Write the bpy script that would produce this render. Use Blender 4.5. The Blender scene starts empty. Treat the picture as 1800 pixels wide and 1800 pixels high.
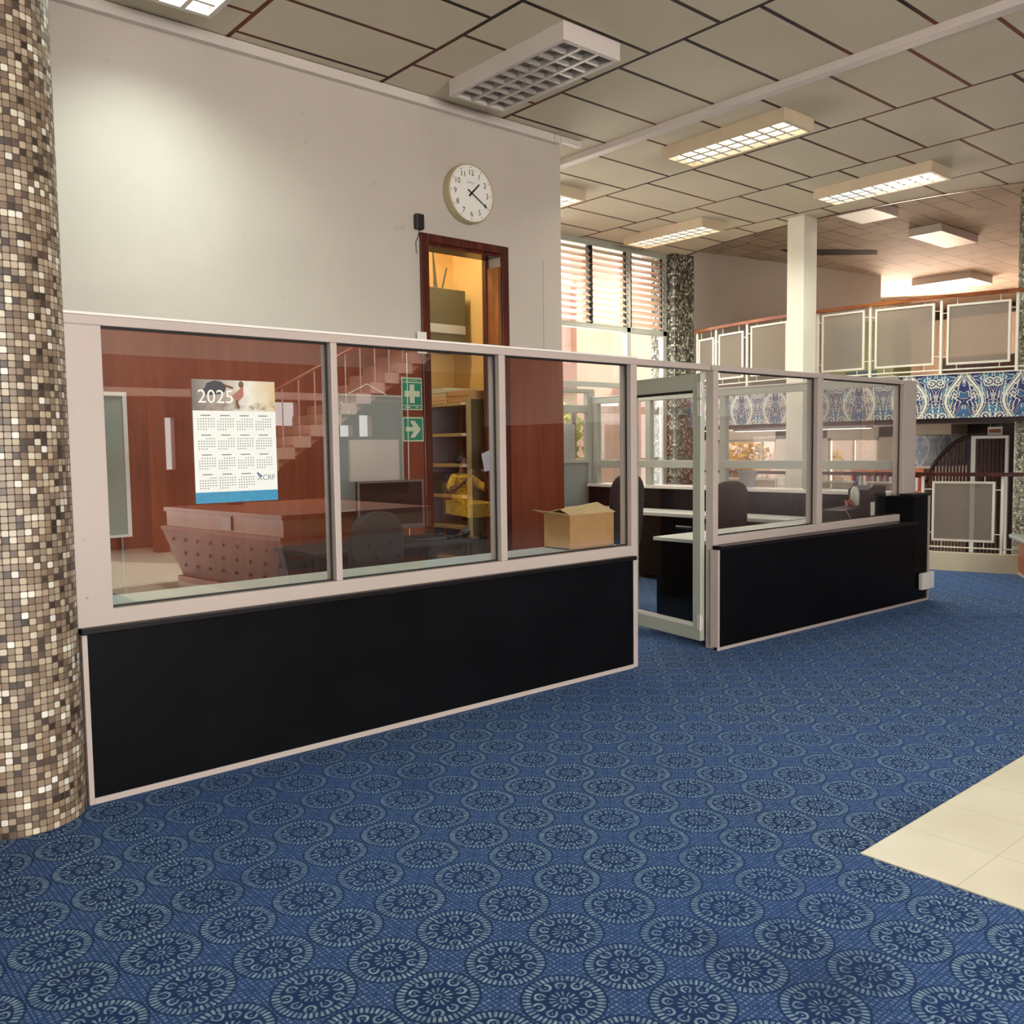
import bpy, bmesh, math, random
from mathutils import Vector, Matrix
random.seed(7)
S = bpy.context.scene
COL = S.collection
# ------------------------------------------------------------------ camera
YAW, PITCH, ROLL = math.radians(49.1913), math.radians(4.08198), math.radians(0.796103)
CAMH = 1.45
fw = Vector((math.cos(YAW)*math.cos(PITCH), math.sin(YAW)*math.cos(PITCH), -math.sin(PITCH)))
rt = Vector((math.sin(YAW), -math.cos(YAW), 0))
dn = fw.cross(rt)
r2 = math.cos(ROLL)*rt + math.sin(ROLL)*dn
d2 = -math.sin(ROLL)*rt + math.cos(ROLL)*dn
cam_data = bpy.data.cameras.new('camera'); cam = bpy.data.objects.new('camera', cam_data); COL.objects.link(cam)
cam_data.sensor_width = 36; cam_data.lens = 36*1592.15/1800; cam_data.clip_end = 300; cam_data.clip_start = 0.05
cam.matrix_world = Matrix(((r2.x, -d2.x, -fw.x, 0), (r2.y, -d2.y, -fw.y, 0), (r2.z, -d2.z, -fw.z, CAMH), (0, 0, 0, 1)))
S.camera = cam
# ------------------------------------------------------------------ view, world, sun, large lights
S.view_settings.view_transform = 'Standard'; S.view_settings.look = 'None'
S.view_settings.gamma = 1; S.view_settings.use_curve_mapping = False
S.view_settings.exposure = 0.0
S.cycles.use_denoising = True
S.cycles.max_bounces = 8; S.cycles.diffuse_bounces = 4; S.cycles.glossy_bounces = 4
S.cycles.transparent_max_bounces = 16; S.cycles.transmission_bounces = 4
S.cycles.sample_clamp_indirect = 6; S.cycles.caustics_reflective = False; S.cycles.caustics_refractive = False
W = bpy.data.worlds.new('World'); S.world = W; W.use_nodes = True
W.node_tree.nodes['Background'].inputs[0].default_value = (1.0, 0.97, 0.93, 1)
W.node_tree.nodes['Background'].inputs[1].default_value = 2.2
def sun(rot, strength, col):
    l = bpy.data.lights.new('sun', 'SUN'); l.energy = strength; l.color = col; l.angle = math.radians(1)
    o = bpy.data.objects.new('sun', l); COL.objects.link(o); o.rotation_euler = rot
sun((math.radians(52), 0, math.radians(-30)), 7.0, (1, 0.93, 0.82))
def area(name, loc, target, sx, sy, power, col=(1, 1, 1), spread=180):
    l = bpy.data.lights.new(name, 'AREA'); l.shape = 'RECTANGLE'; l.size = sx; l.size_y = sy; l.energy = power; l.color = col
    l.spread = math.radians(spread)
    o = bpy.data.objects.new(name, l); COL.objects.link(o); o.location = loc
    o.rotation_euler = (Vector(target)-Vector(loc)).to_track_quat('-Z', 'Y').to_euler()
    return o
# area lamps for daylight: unseen opening added behind the camera, louvred office wall
area('added_rear_daylight', (-0.5, -6.35, 2.2), (-0.5, 5, 1.6), 7.0, 3.0, 430, (1, 0.97, 0.93))
area('added_ceiling_uplight', (-0.5, -6.35, 1.2), (0.5, -1.5, 4.2), 7.0, 1.4, 560, (1, 0.95, 0.86))  # uplight added outside the rear opening to brighten the ceiling
area('daylight_louvre_windows', (8.0, 9.2, 3.0), (8.0, 4, 1.2), 4.4, 2.2, 190, (1, 0.97, 0.9))
area('added_mezzanine_fill', (18.5, 9.3, 3.4), (14.0, 5.8, 3.2), 2.5, 1.4, 420, (1, 0.76, 0.6))  # warm lamp added inside the mezzanine to brighten its wall and cabinets
area('daylight_lower_floor', (16.0, 8.0, 0.9), (11, 6.5, 0.6), 5.0, 1.4, 240, (1, 0.9, 0.75))

# ------------------------------------------------------------------ materials
def lin(h):
    h = h.lstrip('#'); v = [int(h[i:i+2], 16)/255 for i in (0, 2, 4)]
    return tuple(((x+0.055)/1.055)**2.4 if x > 0.04045 else x/12.92 for x in v) + (1,)
class NT:
    def __init__(s, name):
        s.m = bpy.data.materials.new(name); s.m.use_nodes = True; s.t = s.m.node_tree; s.n = s.t.nodes
        s.p = s.n['Principled BSDF']; s.out = s.n['Material Output']
    def node(s, typ, **k):
        n = s.n.new(typ)
        for a, b in k.items(): setattr(n, a, b)
        return n
    def link(s, a, b): s.t.links.new(a, b)
    def put(s, sock, v):
        if v is None: return
        if hasattr(v, 'is_output') or isinstance(v, bpy.types.NodeSocket): s.link(v, sock)
        else: sock.default_value = v
    def math(s, op, a, b=None, c=None):
        n = s.node('ShaderNodeMath', operation=op)
        s.put(n.inputs[0], a); s.put(n.inputs[1], b); s.put(n.inputs[2], c)
        return n.outputs[0]
    def mix(s, f, a, b, blend='MIX'):
        n = s.node('ShaderNodeMix', data_type='RGBA', blend_type=blend)
        s.put(n.inputs[0], f); s.put(n.inputs[6], a); s.put(n.inputs[7], b)
        return n.outputs[2]
    def coords(s, kind='Object'):
        c = s.node('ShaderNodeTexCoord'); x = s.node('ShaderNodeSeparateXYZ'); s.link(c.outputs[kind], x.inputs[0])
        return c.outputs[kind], x.outputs[0], x.outputs[1], x.outputs[2]
    def xyz(s, a, b, c=0.0):
        n = s.node('ShaderNodeCombineXYZ'); s.put(n.inputs[0], a); s.put(n.inputs[1], b); s.put(n.inputs[2], c); return n.outputs[0]
    def noise(s, vec, scale, detail=3, rough=0.5):
        n = s.node('ShaderNodeTexNoise'); s.put(n.inputs['Vector'], vec); n.inputs['Scale'].default_value = scale
        n.inputs['Detail'].default_value = detail; n.inputs['Roughness'].default_value = rough
        return n.outputs[0]
    def white(s, vec):
        n = s.node('ShaderNodeTexWhiteNoise', noise_dimensions='3D'); s.put(n.inputs['Vector'], vec); return n.outputs[0]
    def ramp(s, f, stops, interp='LINEAR'):
        n = s.node('ShaderNodeValToRGB'); s.put(n.inputs[0], f); e = n.color_ramp; e.interpolation = interp
        while len(e.elements) < len(stops): e.elements.new(0.5)
        for el, (p, c) in zip(e.elements, stops): el.position = p; el.color = c
        return n.outputs[0]
    def step(s, v, e0, e1):
        n = s.node('ShaderNodeMapRange'); s.put(n.inputs[0], v); n.inputs[1].default_value = e0; n.inputs[2].default_value = e1
        return n.outputs[0]
    def bump(s, h, strength=0.3, dist=0.01):
        n = s.node('ShaderNodeBump'); s.put(n.inputs['Height'], h); n.inputs['Strength'].default_value = strength
        n.inputs['Distance'].default_value = dist; s.link(n.outputs[0], s.p.inputs['Normal'])
    def base(s, v): s.put(s.p.inputs['Base Color'], v)
    def set(s, rough=None, metal=None, spec=None):
        if rough is not None: s.put(s.p.inputs['Roughness'], rough)
        if metal is not None: s.p.inputs['Metallic'].default_value = metal
        if spec is not None: s.p.inputs['Specular IOR Level'].default_value = spec
def plain(name, col, rough=0.5, metal=0.0, var=0.06, scale=6.0, spec=0.5):
    t = NT(name); c = lin(col) if isinstance(col, str) else col
    v, x, y, z = t.coords()
    n = t.noise(v, scale, 4)
    dark = tuple(k*(1-var) for k in c[:3])+(1,); lite = tuple(min(1, k*(1+var)) for k in c[:3])+(1,)
    t.base(t.ramp(n, [(0.3, dark), (0.7, lite)])); t.set(rough, metal, spec)
    return t.m
def emit(name, col, strength, mixcol=None):
    t = NT(name); t.base((0.8, 0.8, 0.8, 1)); t.p.inputs['Emission Color'].default_value = col; t.p.inputs['Emission Strength'].default_value = strength
    return t.m
def glassmat(name, ior=1.55, tint=(1, 1, 1, 1), rough=0.0):
    t = NT(name); t.n.remove(t.p)
    g = t.node('ShaderNodeNewGeometry')
    i = t.math('ADD', t.math('MULTIPLY', g.outputs['Backfacing'], 1/ior-ior), ior)
    f = t.node('ShaderNodeFresnel'); t.link(i, f.inputs[0])
    tr = t.node('ShaderNodeBsdfTransparent'); tr.inputs[0].default_value = tint
    gl = t.node('ShaderNodeBsdfGlossy'); gl.inputs['Roughness'].default_value = rough
    m = t.node('ShaderNodeMixShader'); t.link(f.outputs[0], m.inputs[0]); t.link(tr.outputs[0], m.inputs[1]); t.link(gl.outputs[0], m.inputs[2])
    t.link(m.outputs[0], t.out.inputs[0])
    return t.m
def frosted(name):
    t = NT(name); t.n.remove(t.p)
    tr = t.node('ShaderNodeBsdfTransparent'); tr.inputs[0].default_value = (0.75, 0.76, 0.72, 1)
    df = t.node('ShaderNodeBsdfDiffuse'); df.inputs[0].default_value = lin('#c3b8ac')
    tl = t.node('ShaderNodeBsdfTranslucent'); tl.inputs[0].default_value = lin('#cfc4b8')
    a = t.node('ShaderNodeMixShader'); a.inputs[0].default_value = 0.5; t.link(df.outputs[0], a.inputs[1]); t.link(tl.outputs[0], a.inputs[2])
    b = t.node('ShaderNodeMixShader'); t.link(tr.outputs[0], b.inputs[1]); t.link(a.outputs[0], b.inputs[2])
    v, x, y, z = t.coords(); n = t.noise(v, 160, 2)
    t.link(t.math('ADD', t.math('MULTIPLY', n, 0.24), 0.27), b.inputs[0])
    t.link(b.outputs[0], t.out.inputs[0])
    return t.m
def wood(name, dark, mid, lite, rough=0.35, axis='z', scale=1.0):
    t = NT(name); v, x, y, z = t.coords()
    if axis == 'z': vec = t.xyz(t.math('MULTIPLY', x, 9*scale), t.math('MULTIPLY', y, 9*scale), t.math('MULTIPLY', z, 0.6*scale))
    elif axis == 'x': vec = t.xyz(t.math('MULTIPLY', x, 0.6*scale), t.math('MULTIPLY', y, 9*scale), t.math('MULTIPLY', z, 9*scale))
    else: vec = t.xyz(t.math('MULTIPLY', x, 9*scale), t.math('MULTIPLY', y, 0.6*scale), t.math('MULTIPLY', z, 9*scale))
    n = t.noise(vec, 3.0, 6, 0.6); n2 = t.noise(vec, 14, 3)
    f = t.math('ADD', t.math('MULTIPLY', n, 0.75), t.math('MULTIPLY', n2, 0.25))
    t.base(t.ramp(f, [(0.3, lin(dark)), (0.5, lin(mid)), (0.68, lin(lite))])); t.set(rough)
    return t.m

def wallpaint():
    t = NT('white_wall_paint'); v, x, y, z = t.coords()
    n = t.noise(v, 1.3, 5, 0.6); sp = t.noise(v, 9, 2)
    c = t.ramp(n, [(0.3, lin('#b9afa6')), (0.7, lin('#c2b8af'))])
    marks = t.math('MULTIPLY', t.step(sp, 0.72, 0.78), 0.22)
    t.base(t.mix(marks, c, lin('#8f8378'))); t.set(0.55)
    t.bump(t.noise(v, 60, 3), 0.05, 0.003)
    return t.m
def ceiling_mat():
    t = NT('acoustic_ceiling_boards'); v, x, y, z = t.coords()
    rx = t.math('DIVIDE', t.math('SUBTRACT', x, 2.675), 1.2); row = t.math('FLOOR', rx); fx = t.math('FRACT', rx)
    fx = t.math('ADD', fx, t.math('MULTIPLY', t.math('LESS_THAN', fx, 0.0), 1.0))
    dx = t.math('MULTIPLY', t.math('MINIMUM', fx, t.math('SUBTRACT', 1.0, fx)), 1.2)
    par = t.math('FLOORED_MODULO', row, 2.0)
    ry = t.math('ADD', t.math('DIVIDE', t.math('SUBTRACT', y, 0.135), 0.598), t.math('MULTIPLY', t.math('SUBTRACT', 1.0, par), 0.5))
    iy = t.math('FLOOR', ry); fy = t.math('SUBTRACT', ry, iy)
    dy = t.math('MULTIPLY', t.math('MINIMUM', fy, t.math('SUBTRACT', 1.0, fy)), 0.598)
    d = t.math('MINIMUM', dx, dy)
    seam = t.math('SUBTRACT', 1.0, t.step(d, 0.0145, 0.018))
    board = t.white(t.xyz(row, iy, 3.0))
    big = t.noise(v, 1.1, 3); fine = t.noise(v, 130, 2)
    f = t.math('ADD', t.math('ADD', t.math('MULTIPLY', board, 0.2), t.math('MULTIPLY', big, 0.5)), t.math('MULTIPLY', fine, 0.3))
    c = t.ramp(f, [(0.25, lin('#c4b9a2')), (0.5, lin('#cfc5ae')), (0.75, lin('#d6cdb8'))])
    sc = t.ramp(t.noise(v, 0.8, 3), [(0.42, lin('#20120c')), (0.58, lin('#6a2f1e'))])
    t.base(t.mix(seam, c, sc)); t.set(0.75)
    t.bump(t.math('SUBTRACT', fine, t.math('MULTIPLY', seam, 2.5)), 0.35, 0.01)
    return t.m
def mezz_ceiling_mat():
    t = NT('mezzanine_ceiling_tiles'); v, x, y, z = t.coords()
    ra = t.math('DIVIDE', y, 0.30); row = t.math('FLOOR', ra); fa = t.math('SUBTRACT', ra, row)
    rb = t.math('ADD', t.math('DIVIDE', x, 0.60), t.math('MULTIPLY', t.white(t.xyz(row, 2.0, 1.0)), 1.0)); ib = t.math('FLOOR', rb); fb = t.math('SUBTRACT', rb, ib)
    da = t.math('MULTIPLY', t.math('MINIMUM', fa, t.math('SUBTRACT', 1.0, fa)), 0.3)
    db = t.math('MULTIPLY', t.math('MINIMUM', fb, t.math('SUBTRACT', 1.0, fb)), 0.6)
    sa = t.math('MULTIPLY', t.math('LESS_THAN', da, 0.009), t.math('GREATER_THAN', t.white(t.xyz(row, ib, 5.0)), 0.55))
    sb = t.math('MULTIPLY', t.math('LESS_THAN', db, 0.011), t.math('GREATER_THAN', t.white(t.xyz(row, ib, 9.0)), 0.25))
    s = t.math('MAXIMUM', sa, sb)
    c = t.ramp(t.math('ADD', t.math('MULTIPLY', t.white(t.xyz(row, ib, 3.0)), 0.4), t.math('MULTIPLY', t.noise(v, 2.0, 4), 0.6)), [(0.3, lin('#a09080')), (0.7, lin('#b3a292'))])
    t.base(t.mix(s, c, lin('#453a31'))); t.set(0.8)
    return t.m
def mosaic_mat(name, R=None, size=0.026, stops=None):
    t = NT(name); v, x, y, z = t.coords()
    if R:
        n = round(2*math.pi*R/size)
        u = t.math('MULTIPLY', t.math('ARCTAN2', y, x), n/(2*math.pi))
    else: u = t.math('DIVIDE', t.math('ADD', x, y), size)
    w = t.math('DIVIDE', z, size)
    jit = t.math('MULTIPLY', t.math('SUBTRACT', t.noise(v, 5, 2), 0.5), 0.5); w = t.math('ADD', w, jit)
    iu = t.math('FLOOR', u); iw = t.math('FLOOR', w); fu = t.math('SUBTRACT', u, iu); fv = t.math('SUBTRACT', w, iw)
    au = t.math('ABSOLUTE', t.math('SUBTRACT', fu, 0.5)); aw = t.math('ABSOLUTE', t.math('SUBTRACT', fv, 0.5))
    p4 = t.math('ADD', t.math('POWER', au, 6.0), t.math('POWER', aw, 6.0)); d = t.math('POWER', p4, 1/6)
    grout = t.step(d, 0.43, 0.47)
    r = t.white(t.xyz(iu, iw, 1.0)); r2_ = t.white(t.xyz(iu, iw, 7.0))
    st = stops or [(0.0, '#332820'), (0.10, '#4f4034'), (0.17, '#6f5c49'), (0.30, '#86725c'), (0.45, '#8d7b66'), (0.60, '#a2937d'), (0.74, '#b9a98f'), (0.86, '#cfc5b0'), (0.93, '#e6e2d6')]
    c = t.ramp(r, [(a, lin(b)) for a, b in st], 'CONSTANT')
    c = t.mix(t.math('MULTIPLY', r2_, 0.25), c, lin('#7b6a66'))
    t.base(t.mix(grout, c, lin('#4b4033'))); t.put(t.p.inputs['Roughness'], t.math('ADD', t.math('MULTIPLY', grout, 0.4), 0.42))
    t.bump(t.math('SUBTRACT', 1.0, grout), 0.5, 0.003)
    return t.m
def carpet_mat():
    t = NT('blue_medallion_carpet'); v, x, y, z = t.coords()
    P = 0.2365
    wob = t.math('MULTIPLY', t.math('SUBTRACT', t.noise(v, 60, 2), 0.5), 0.022)
    wob2 = t.math('MULTIPLY', t.math('SUBTRACT', t.noise(t.xyz(y, x, 4.0), 60, 2), 0.5), 0.022)
    u = t.math('ADD', t.math('DIVIDE', t.math('SUBTRACT', x, 1.817), P), 0.5); w = t.math('ADD', t.math('DIVIDE', t.math('SUBTRACT', y, 2.122), P), 0.5)
    a = t.math('ADD', t.math('SUBTRACT', t.math('SUBTRACT', u, t.math('FLOOR', u)), 0.5), wob)
    b = t.math('ADD', t.math('SUBTRACT', t.math('SUBTRACT', w, t.math('FLOOR', w)), 0.5), wob2)
    r = t.math('SQRT', t.math('ADD', t.math('MULTIPLY', a, a), t.math('MULTIPLY', b, b)))
    th = t.math('ARCTAN2', b, a)
    def band(val, lo, hi, s=0.012):
        return t.math('MULTIPLY', t.step(val, lo-s, lo+s), t.math('SUBTRACT', 1.0, t.step(val, hi-s, hi+s)))
    def cosn(n, ph=0.0): return t.math('COSINE', t.math('ADD', t.math('MULTIPLY', th, float(n)), ph))
    # outer ring of loops
    loops = t.math('MULTIPLY', band(r, 0.375, 0.468), t.step(t.math('ABSOLUTE', cosn(22)), 0.45, 0.7))
    # ring of C-shaped scrolls, opening in and out by turns
    ta = t.math('MULTIPLY', t.math('ADD', th, math.pi), 10/(2*math.pi)); ti = t.math('FLOOR', ta); tf = t.math('SUBTRACT', t.math('SUBTRACT', ta, ti), 0.5)
    lx = t.math('MULTIPLY', tf, 0.178); ly = t.math('SUBTRACT', r, t.math('ADD', 0.272, t.math('MULTIPLY', t.math('FLOORED_MODULO', ti, 2.0), 0.03)))
    lr = t.math('SQRT', t.math('ADD', t.math('MULTIPLY', lx, lx), t.math('MULTIPLY', ly, ly)))
    sgn = t.math('SUBTRACT', t.math('MULTIPLY', t.math('FLOORED_MODULO', ti, 2.0), 2.0), 1.0)
    opn = t.math('SUBTRACT', 1.0, t.math('MULTIPLY', t.math('LESS_THAN', t.math('ABSOLUTE', lx), 0.026), t.math('GREATER_THAN', t.math('MULTIPLY', ly, sgn), 0.0)))
    scr = t.math('MULTIPLY', t.math('SUBTRACT', 1.0, t.step(t.math('ABSOLUTE', t.math('SUBTRACT', lr, 0.055)), 0.009, 0.02)), opn)
    dotc = t.math('SUBTRACT', 1.0, t.step(lr, 0.008, 0.016)); scr = t.math('MAXIMUM', scr, t.math('MULTIPLY', dotc, 0.8))
    pet = t.math('MULTIPLY', band(r, 0.085, 0.165), t.step(cosn(14), 0.0, 0.5))
    cen = t.math('MULTIPLY', band(r, 0.028, 0.052, 0.008), 0.9)
    pat = t.math('MAXIMUM', t.math('MAXIMUM', loops, scr), t.math('MAXIMUM', pet, cen))
    # field between the medallions
    dots = t.math('MULTIPLY', t.step(t.math('ABSOLUTE', t.math('SINE', t.math('MULTIPLY', a, 46.0))), 0.35, 0.8), t.step(t.math('ABSOLUTE', t.math('SINE', t.math('MULTIPLY', b, 46.0))), 0.35, 0.8))
    diag = t.math('MINIMUM', t.math('ABSOLUTE', t.math('SUBTRACT', t.math('ABSOLUTE', a), t.math('ABSOLUTE', b))), 1.0)
    cross = t.step(diag, 0.006, 0.02)
    outside = t.step(r, 0.485, 0.50)
    field = t.math('MULTIPLY', t.math('MULTIPLY', dots, cross), outside)
    rim = band(r, 0.468, 0.498, 0.006)
    fib = t.noise(v, 420, 2); mid = t.noise(v, 38, 3)
    wear = t.noise(v, 0.9, 3); shade_blot = t.step(t.noise(t.xyz(t.math('MULTIPLY', x, 1.0), t.math('MULTIPLY', y, 1.0), 2.0), 1.6, 2), 0.62, 0.8)
    navy = t.ramp(fib, [(0.3, lin('#0d1b38')), (0.7, lin('#192d55'))])
    fieldc = t.ramp(fib, [(0.3, lin('#263f70')), (0.7, lin('#3a5788'))])
    lite = t.ramp(t.math('ADD', t.math('MULTIPLY', fib, 0.5), t.math('MULTIPLY', mid, 0.5)), [(0.35, lin('#56789a')), (0.6, lin('#9ab6bf'))])
    c = t.mix(t.math('MULTIPLY', outside, 0.45), navy, fieldc)
    c = t.mix(t.math('MULTIPLY', field, 0.8), c, t.mix(0.5, fieldc, lite))
    c = t.mix(t.math('MULTIPLY', pat, t.math('ADD', 0.18, t.math('MULTIPLY', mid, 0.95))), c, lite)
    c = t.mix(t.math('MULTIPLY', rim, 0.6), c, lin('#0d1b3d'))
    c = t.mix(t.math('MULTIPLY', t.step(wear, 0.35, 0.7), 0.25), c, lin('#2b4b85'))
    c = t.mix(t.math('MULTIPLY', shade_blot, 0.55), c, lin('#101d38'))  # dark floor shadows put into the carpet colour as noise blotches
    t.base(c); t.set(0.9, spec=0.15)
    t.p.inputs['Sheen Weight'].default_value = 0.22; t.p.inputs['Sheen Roughness'].default_value = 0.5; t.p.inputs['Sheen Tint'].default_value = lin('#5c86d0')
    t.bump(t.math('ADD', fib, t.math('MULTIPLY', pat, 0.6)), 0.4, 0.004)
    return t.m
def floortile_mat():
    t = NT('beige_floor_tiles'); v, x, y, z = t.coords()
    c = t.ramp(t.noise(v, 3, 4), [(0.35, lin('#d3ccb4')), (0.7, lin('#ddd7c2'))])
    def ln(val, off, per):
        q = t.math('DIVIDE', t.math('SUBTRACT', val, off), per); q = t.math('SUBTRACT', q, t.math('FLOOR', q))
        return t.math('LESS_THAN', t.math('MULTIPLY', t.math('MINIMUM', q, t.math('SUBTRACT', 1.0, q)), per), 0.002)
    s = t.math('MAXIMUM', ln(x, 2.948+0.33, 0.33), ln(y, 1.555-0.33, 0.33))
    t.base(t.mix(t.math('MULTIPLY', s, 0.55), c, lin('#a89f86'))); t.set(0.3)
    return t.m
def paisley_mat(name, bg, teal, cream, per=0.53, hgt=0.62, soft=0.0):
    # ogee damask: mirrored nested bands and scrolls
    t = NT(name); c0 = t.node('ShaderNodeUVMap'); sp = t.node('ShaderNodeSeparateXYZ'); t.link(c0.outputs[0], sp.inputs[0])
    u = t.math('DIVIDE', sp.outputs[0], per); w = t.math('DIVIDE', sp.outputs[1], hgt)
    row = t.math('FLOOR', w); wv = t.math('SUBTRACT', w, row)
    u2 = t.math('ADD', u, t.math('MULTIPLY', t.math('FLOORED_MODULO', row, 2.0), 0.5))
    m = t.math('ABSOLUTE', t.math('SUBTRACT', t.math('SUBTRACT', u2, t.math('FLOOR', u2)), 0.5))   # 0 at motif axis .. .5
    nv = t.xyz(t.math('MULTIPLY', m, 3.2), t.math('MULTIPLY', wv, 3.2), 0.0)
    n1 = t.noise(nv, 1.5, 0); n2 = t.noise(nv, 5.0, 1)
    # ogee outline: bulb above, narrow neck below
    prof = t.math('ADD', 0.05, t.math('MULTIPLY', t.math('POWER', t.math('SINE', t.math('MULTIPLY', t.math('MINIMUM', t.math('MULTIPLY', wv, 1.05), 1.0), math.pi)), 1.3), 0.27))
    e = t.math('ABSOLUTE', t.math('SUBTRACT', m, prof))
    ogee = t.math('SUBTRACT', 1.0, t.step(e, 0.02, 0.03))
    og2 = t.math('MULTIPLY', t.math('GREATER_THAN', e, 0.047), t.math('LESS_THAN', e, 0.058))
    # curls
    def spiral(cx, cy, R, turns, thick):
        dx = t.math('MULTIPLY', t.math('SUBTRACT', m, cx), per); dy = t.math('MULTIPLY', t.math('SUBTRACT', wv, cy), hgt)
        rr = t.math('SQRT', t.math('ADD', t.math('MULTIPLY', dx, dx), t.math('MULTIPLY', dy, dy))); th = t.math('ARCTAN2', dy, dx)
        ph = t.math('ADD', t.math('DIVIDE', rr, R/turns), t.math('DIVIDE', th, 2*math.pi)); ph = t.math('SUBTRACT', ph, t.math('FLOOR', ph))
        return t.math('MULTIPLY', t.math('LESS_THAN', rr, R), t.math('LESS_THAN', t.math('ABSOLUTE', t.math('SUBTRACT', ph, 0.5)), thick))
    cur = t.math('MAXIMUM', spiral(0.37, 0.20, 0.065, 2.0, 0.2), spiral(0.16, 0.62, 0.05, 2.0, 0.2))
    cur = t.math('MAXIMUM', cur, spiral(0.43, 0.82, 0.06, 2.0, 0.2))
    lf = t.math('ADD', t.math('MULTIPLY', n1, 8.0), t.math('MULTIPLY', n2, 0.5)); lf = t.math('SUBTRACT', lf, t.math('FLOOR', lf))
    leaf = t.math('LESS_THAN', t.math('ABSOLUTE', t.math('SUBTRACT', lf, 0.5)), 0.085)
    fan = t.math('MULTIPLY', t.math('GREATER_THAN', t.math('SINE', t.math('ADD', t.math('MULTIPLY', m, 90.0), t.math('MULTIPLY', wv, 16.0))), 0.6), t.math('GREATER_THAN', t.noise(nv, 2.4, 0), 0.56))
    cr = t.math('MAXIMUM', t.math('MAXIMUM', ogee, og2), t.math('MAXIMUM', cur, t.math('MULTIPLY', t.math('MAXIMUM', leaf, fan), 0.85)))
    ba = t.mix(t.step(n1, 0.5, 0.66), lin(bg), lin(teal))
    t.base(t.mix(cr, ba, lin(cream))); t.set(0.6)
    return t.m

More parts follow.
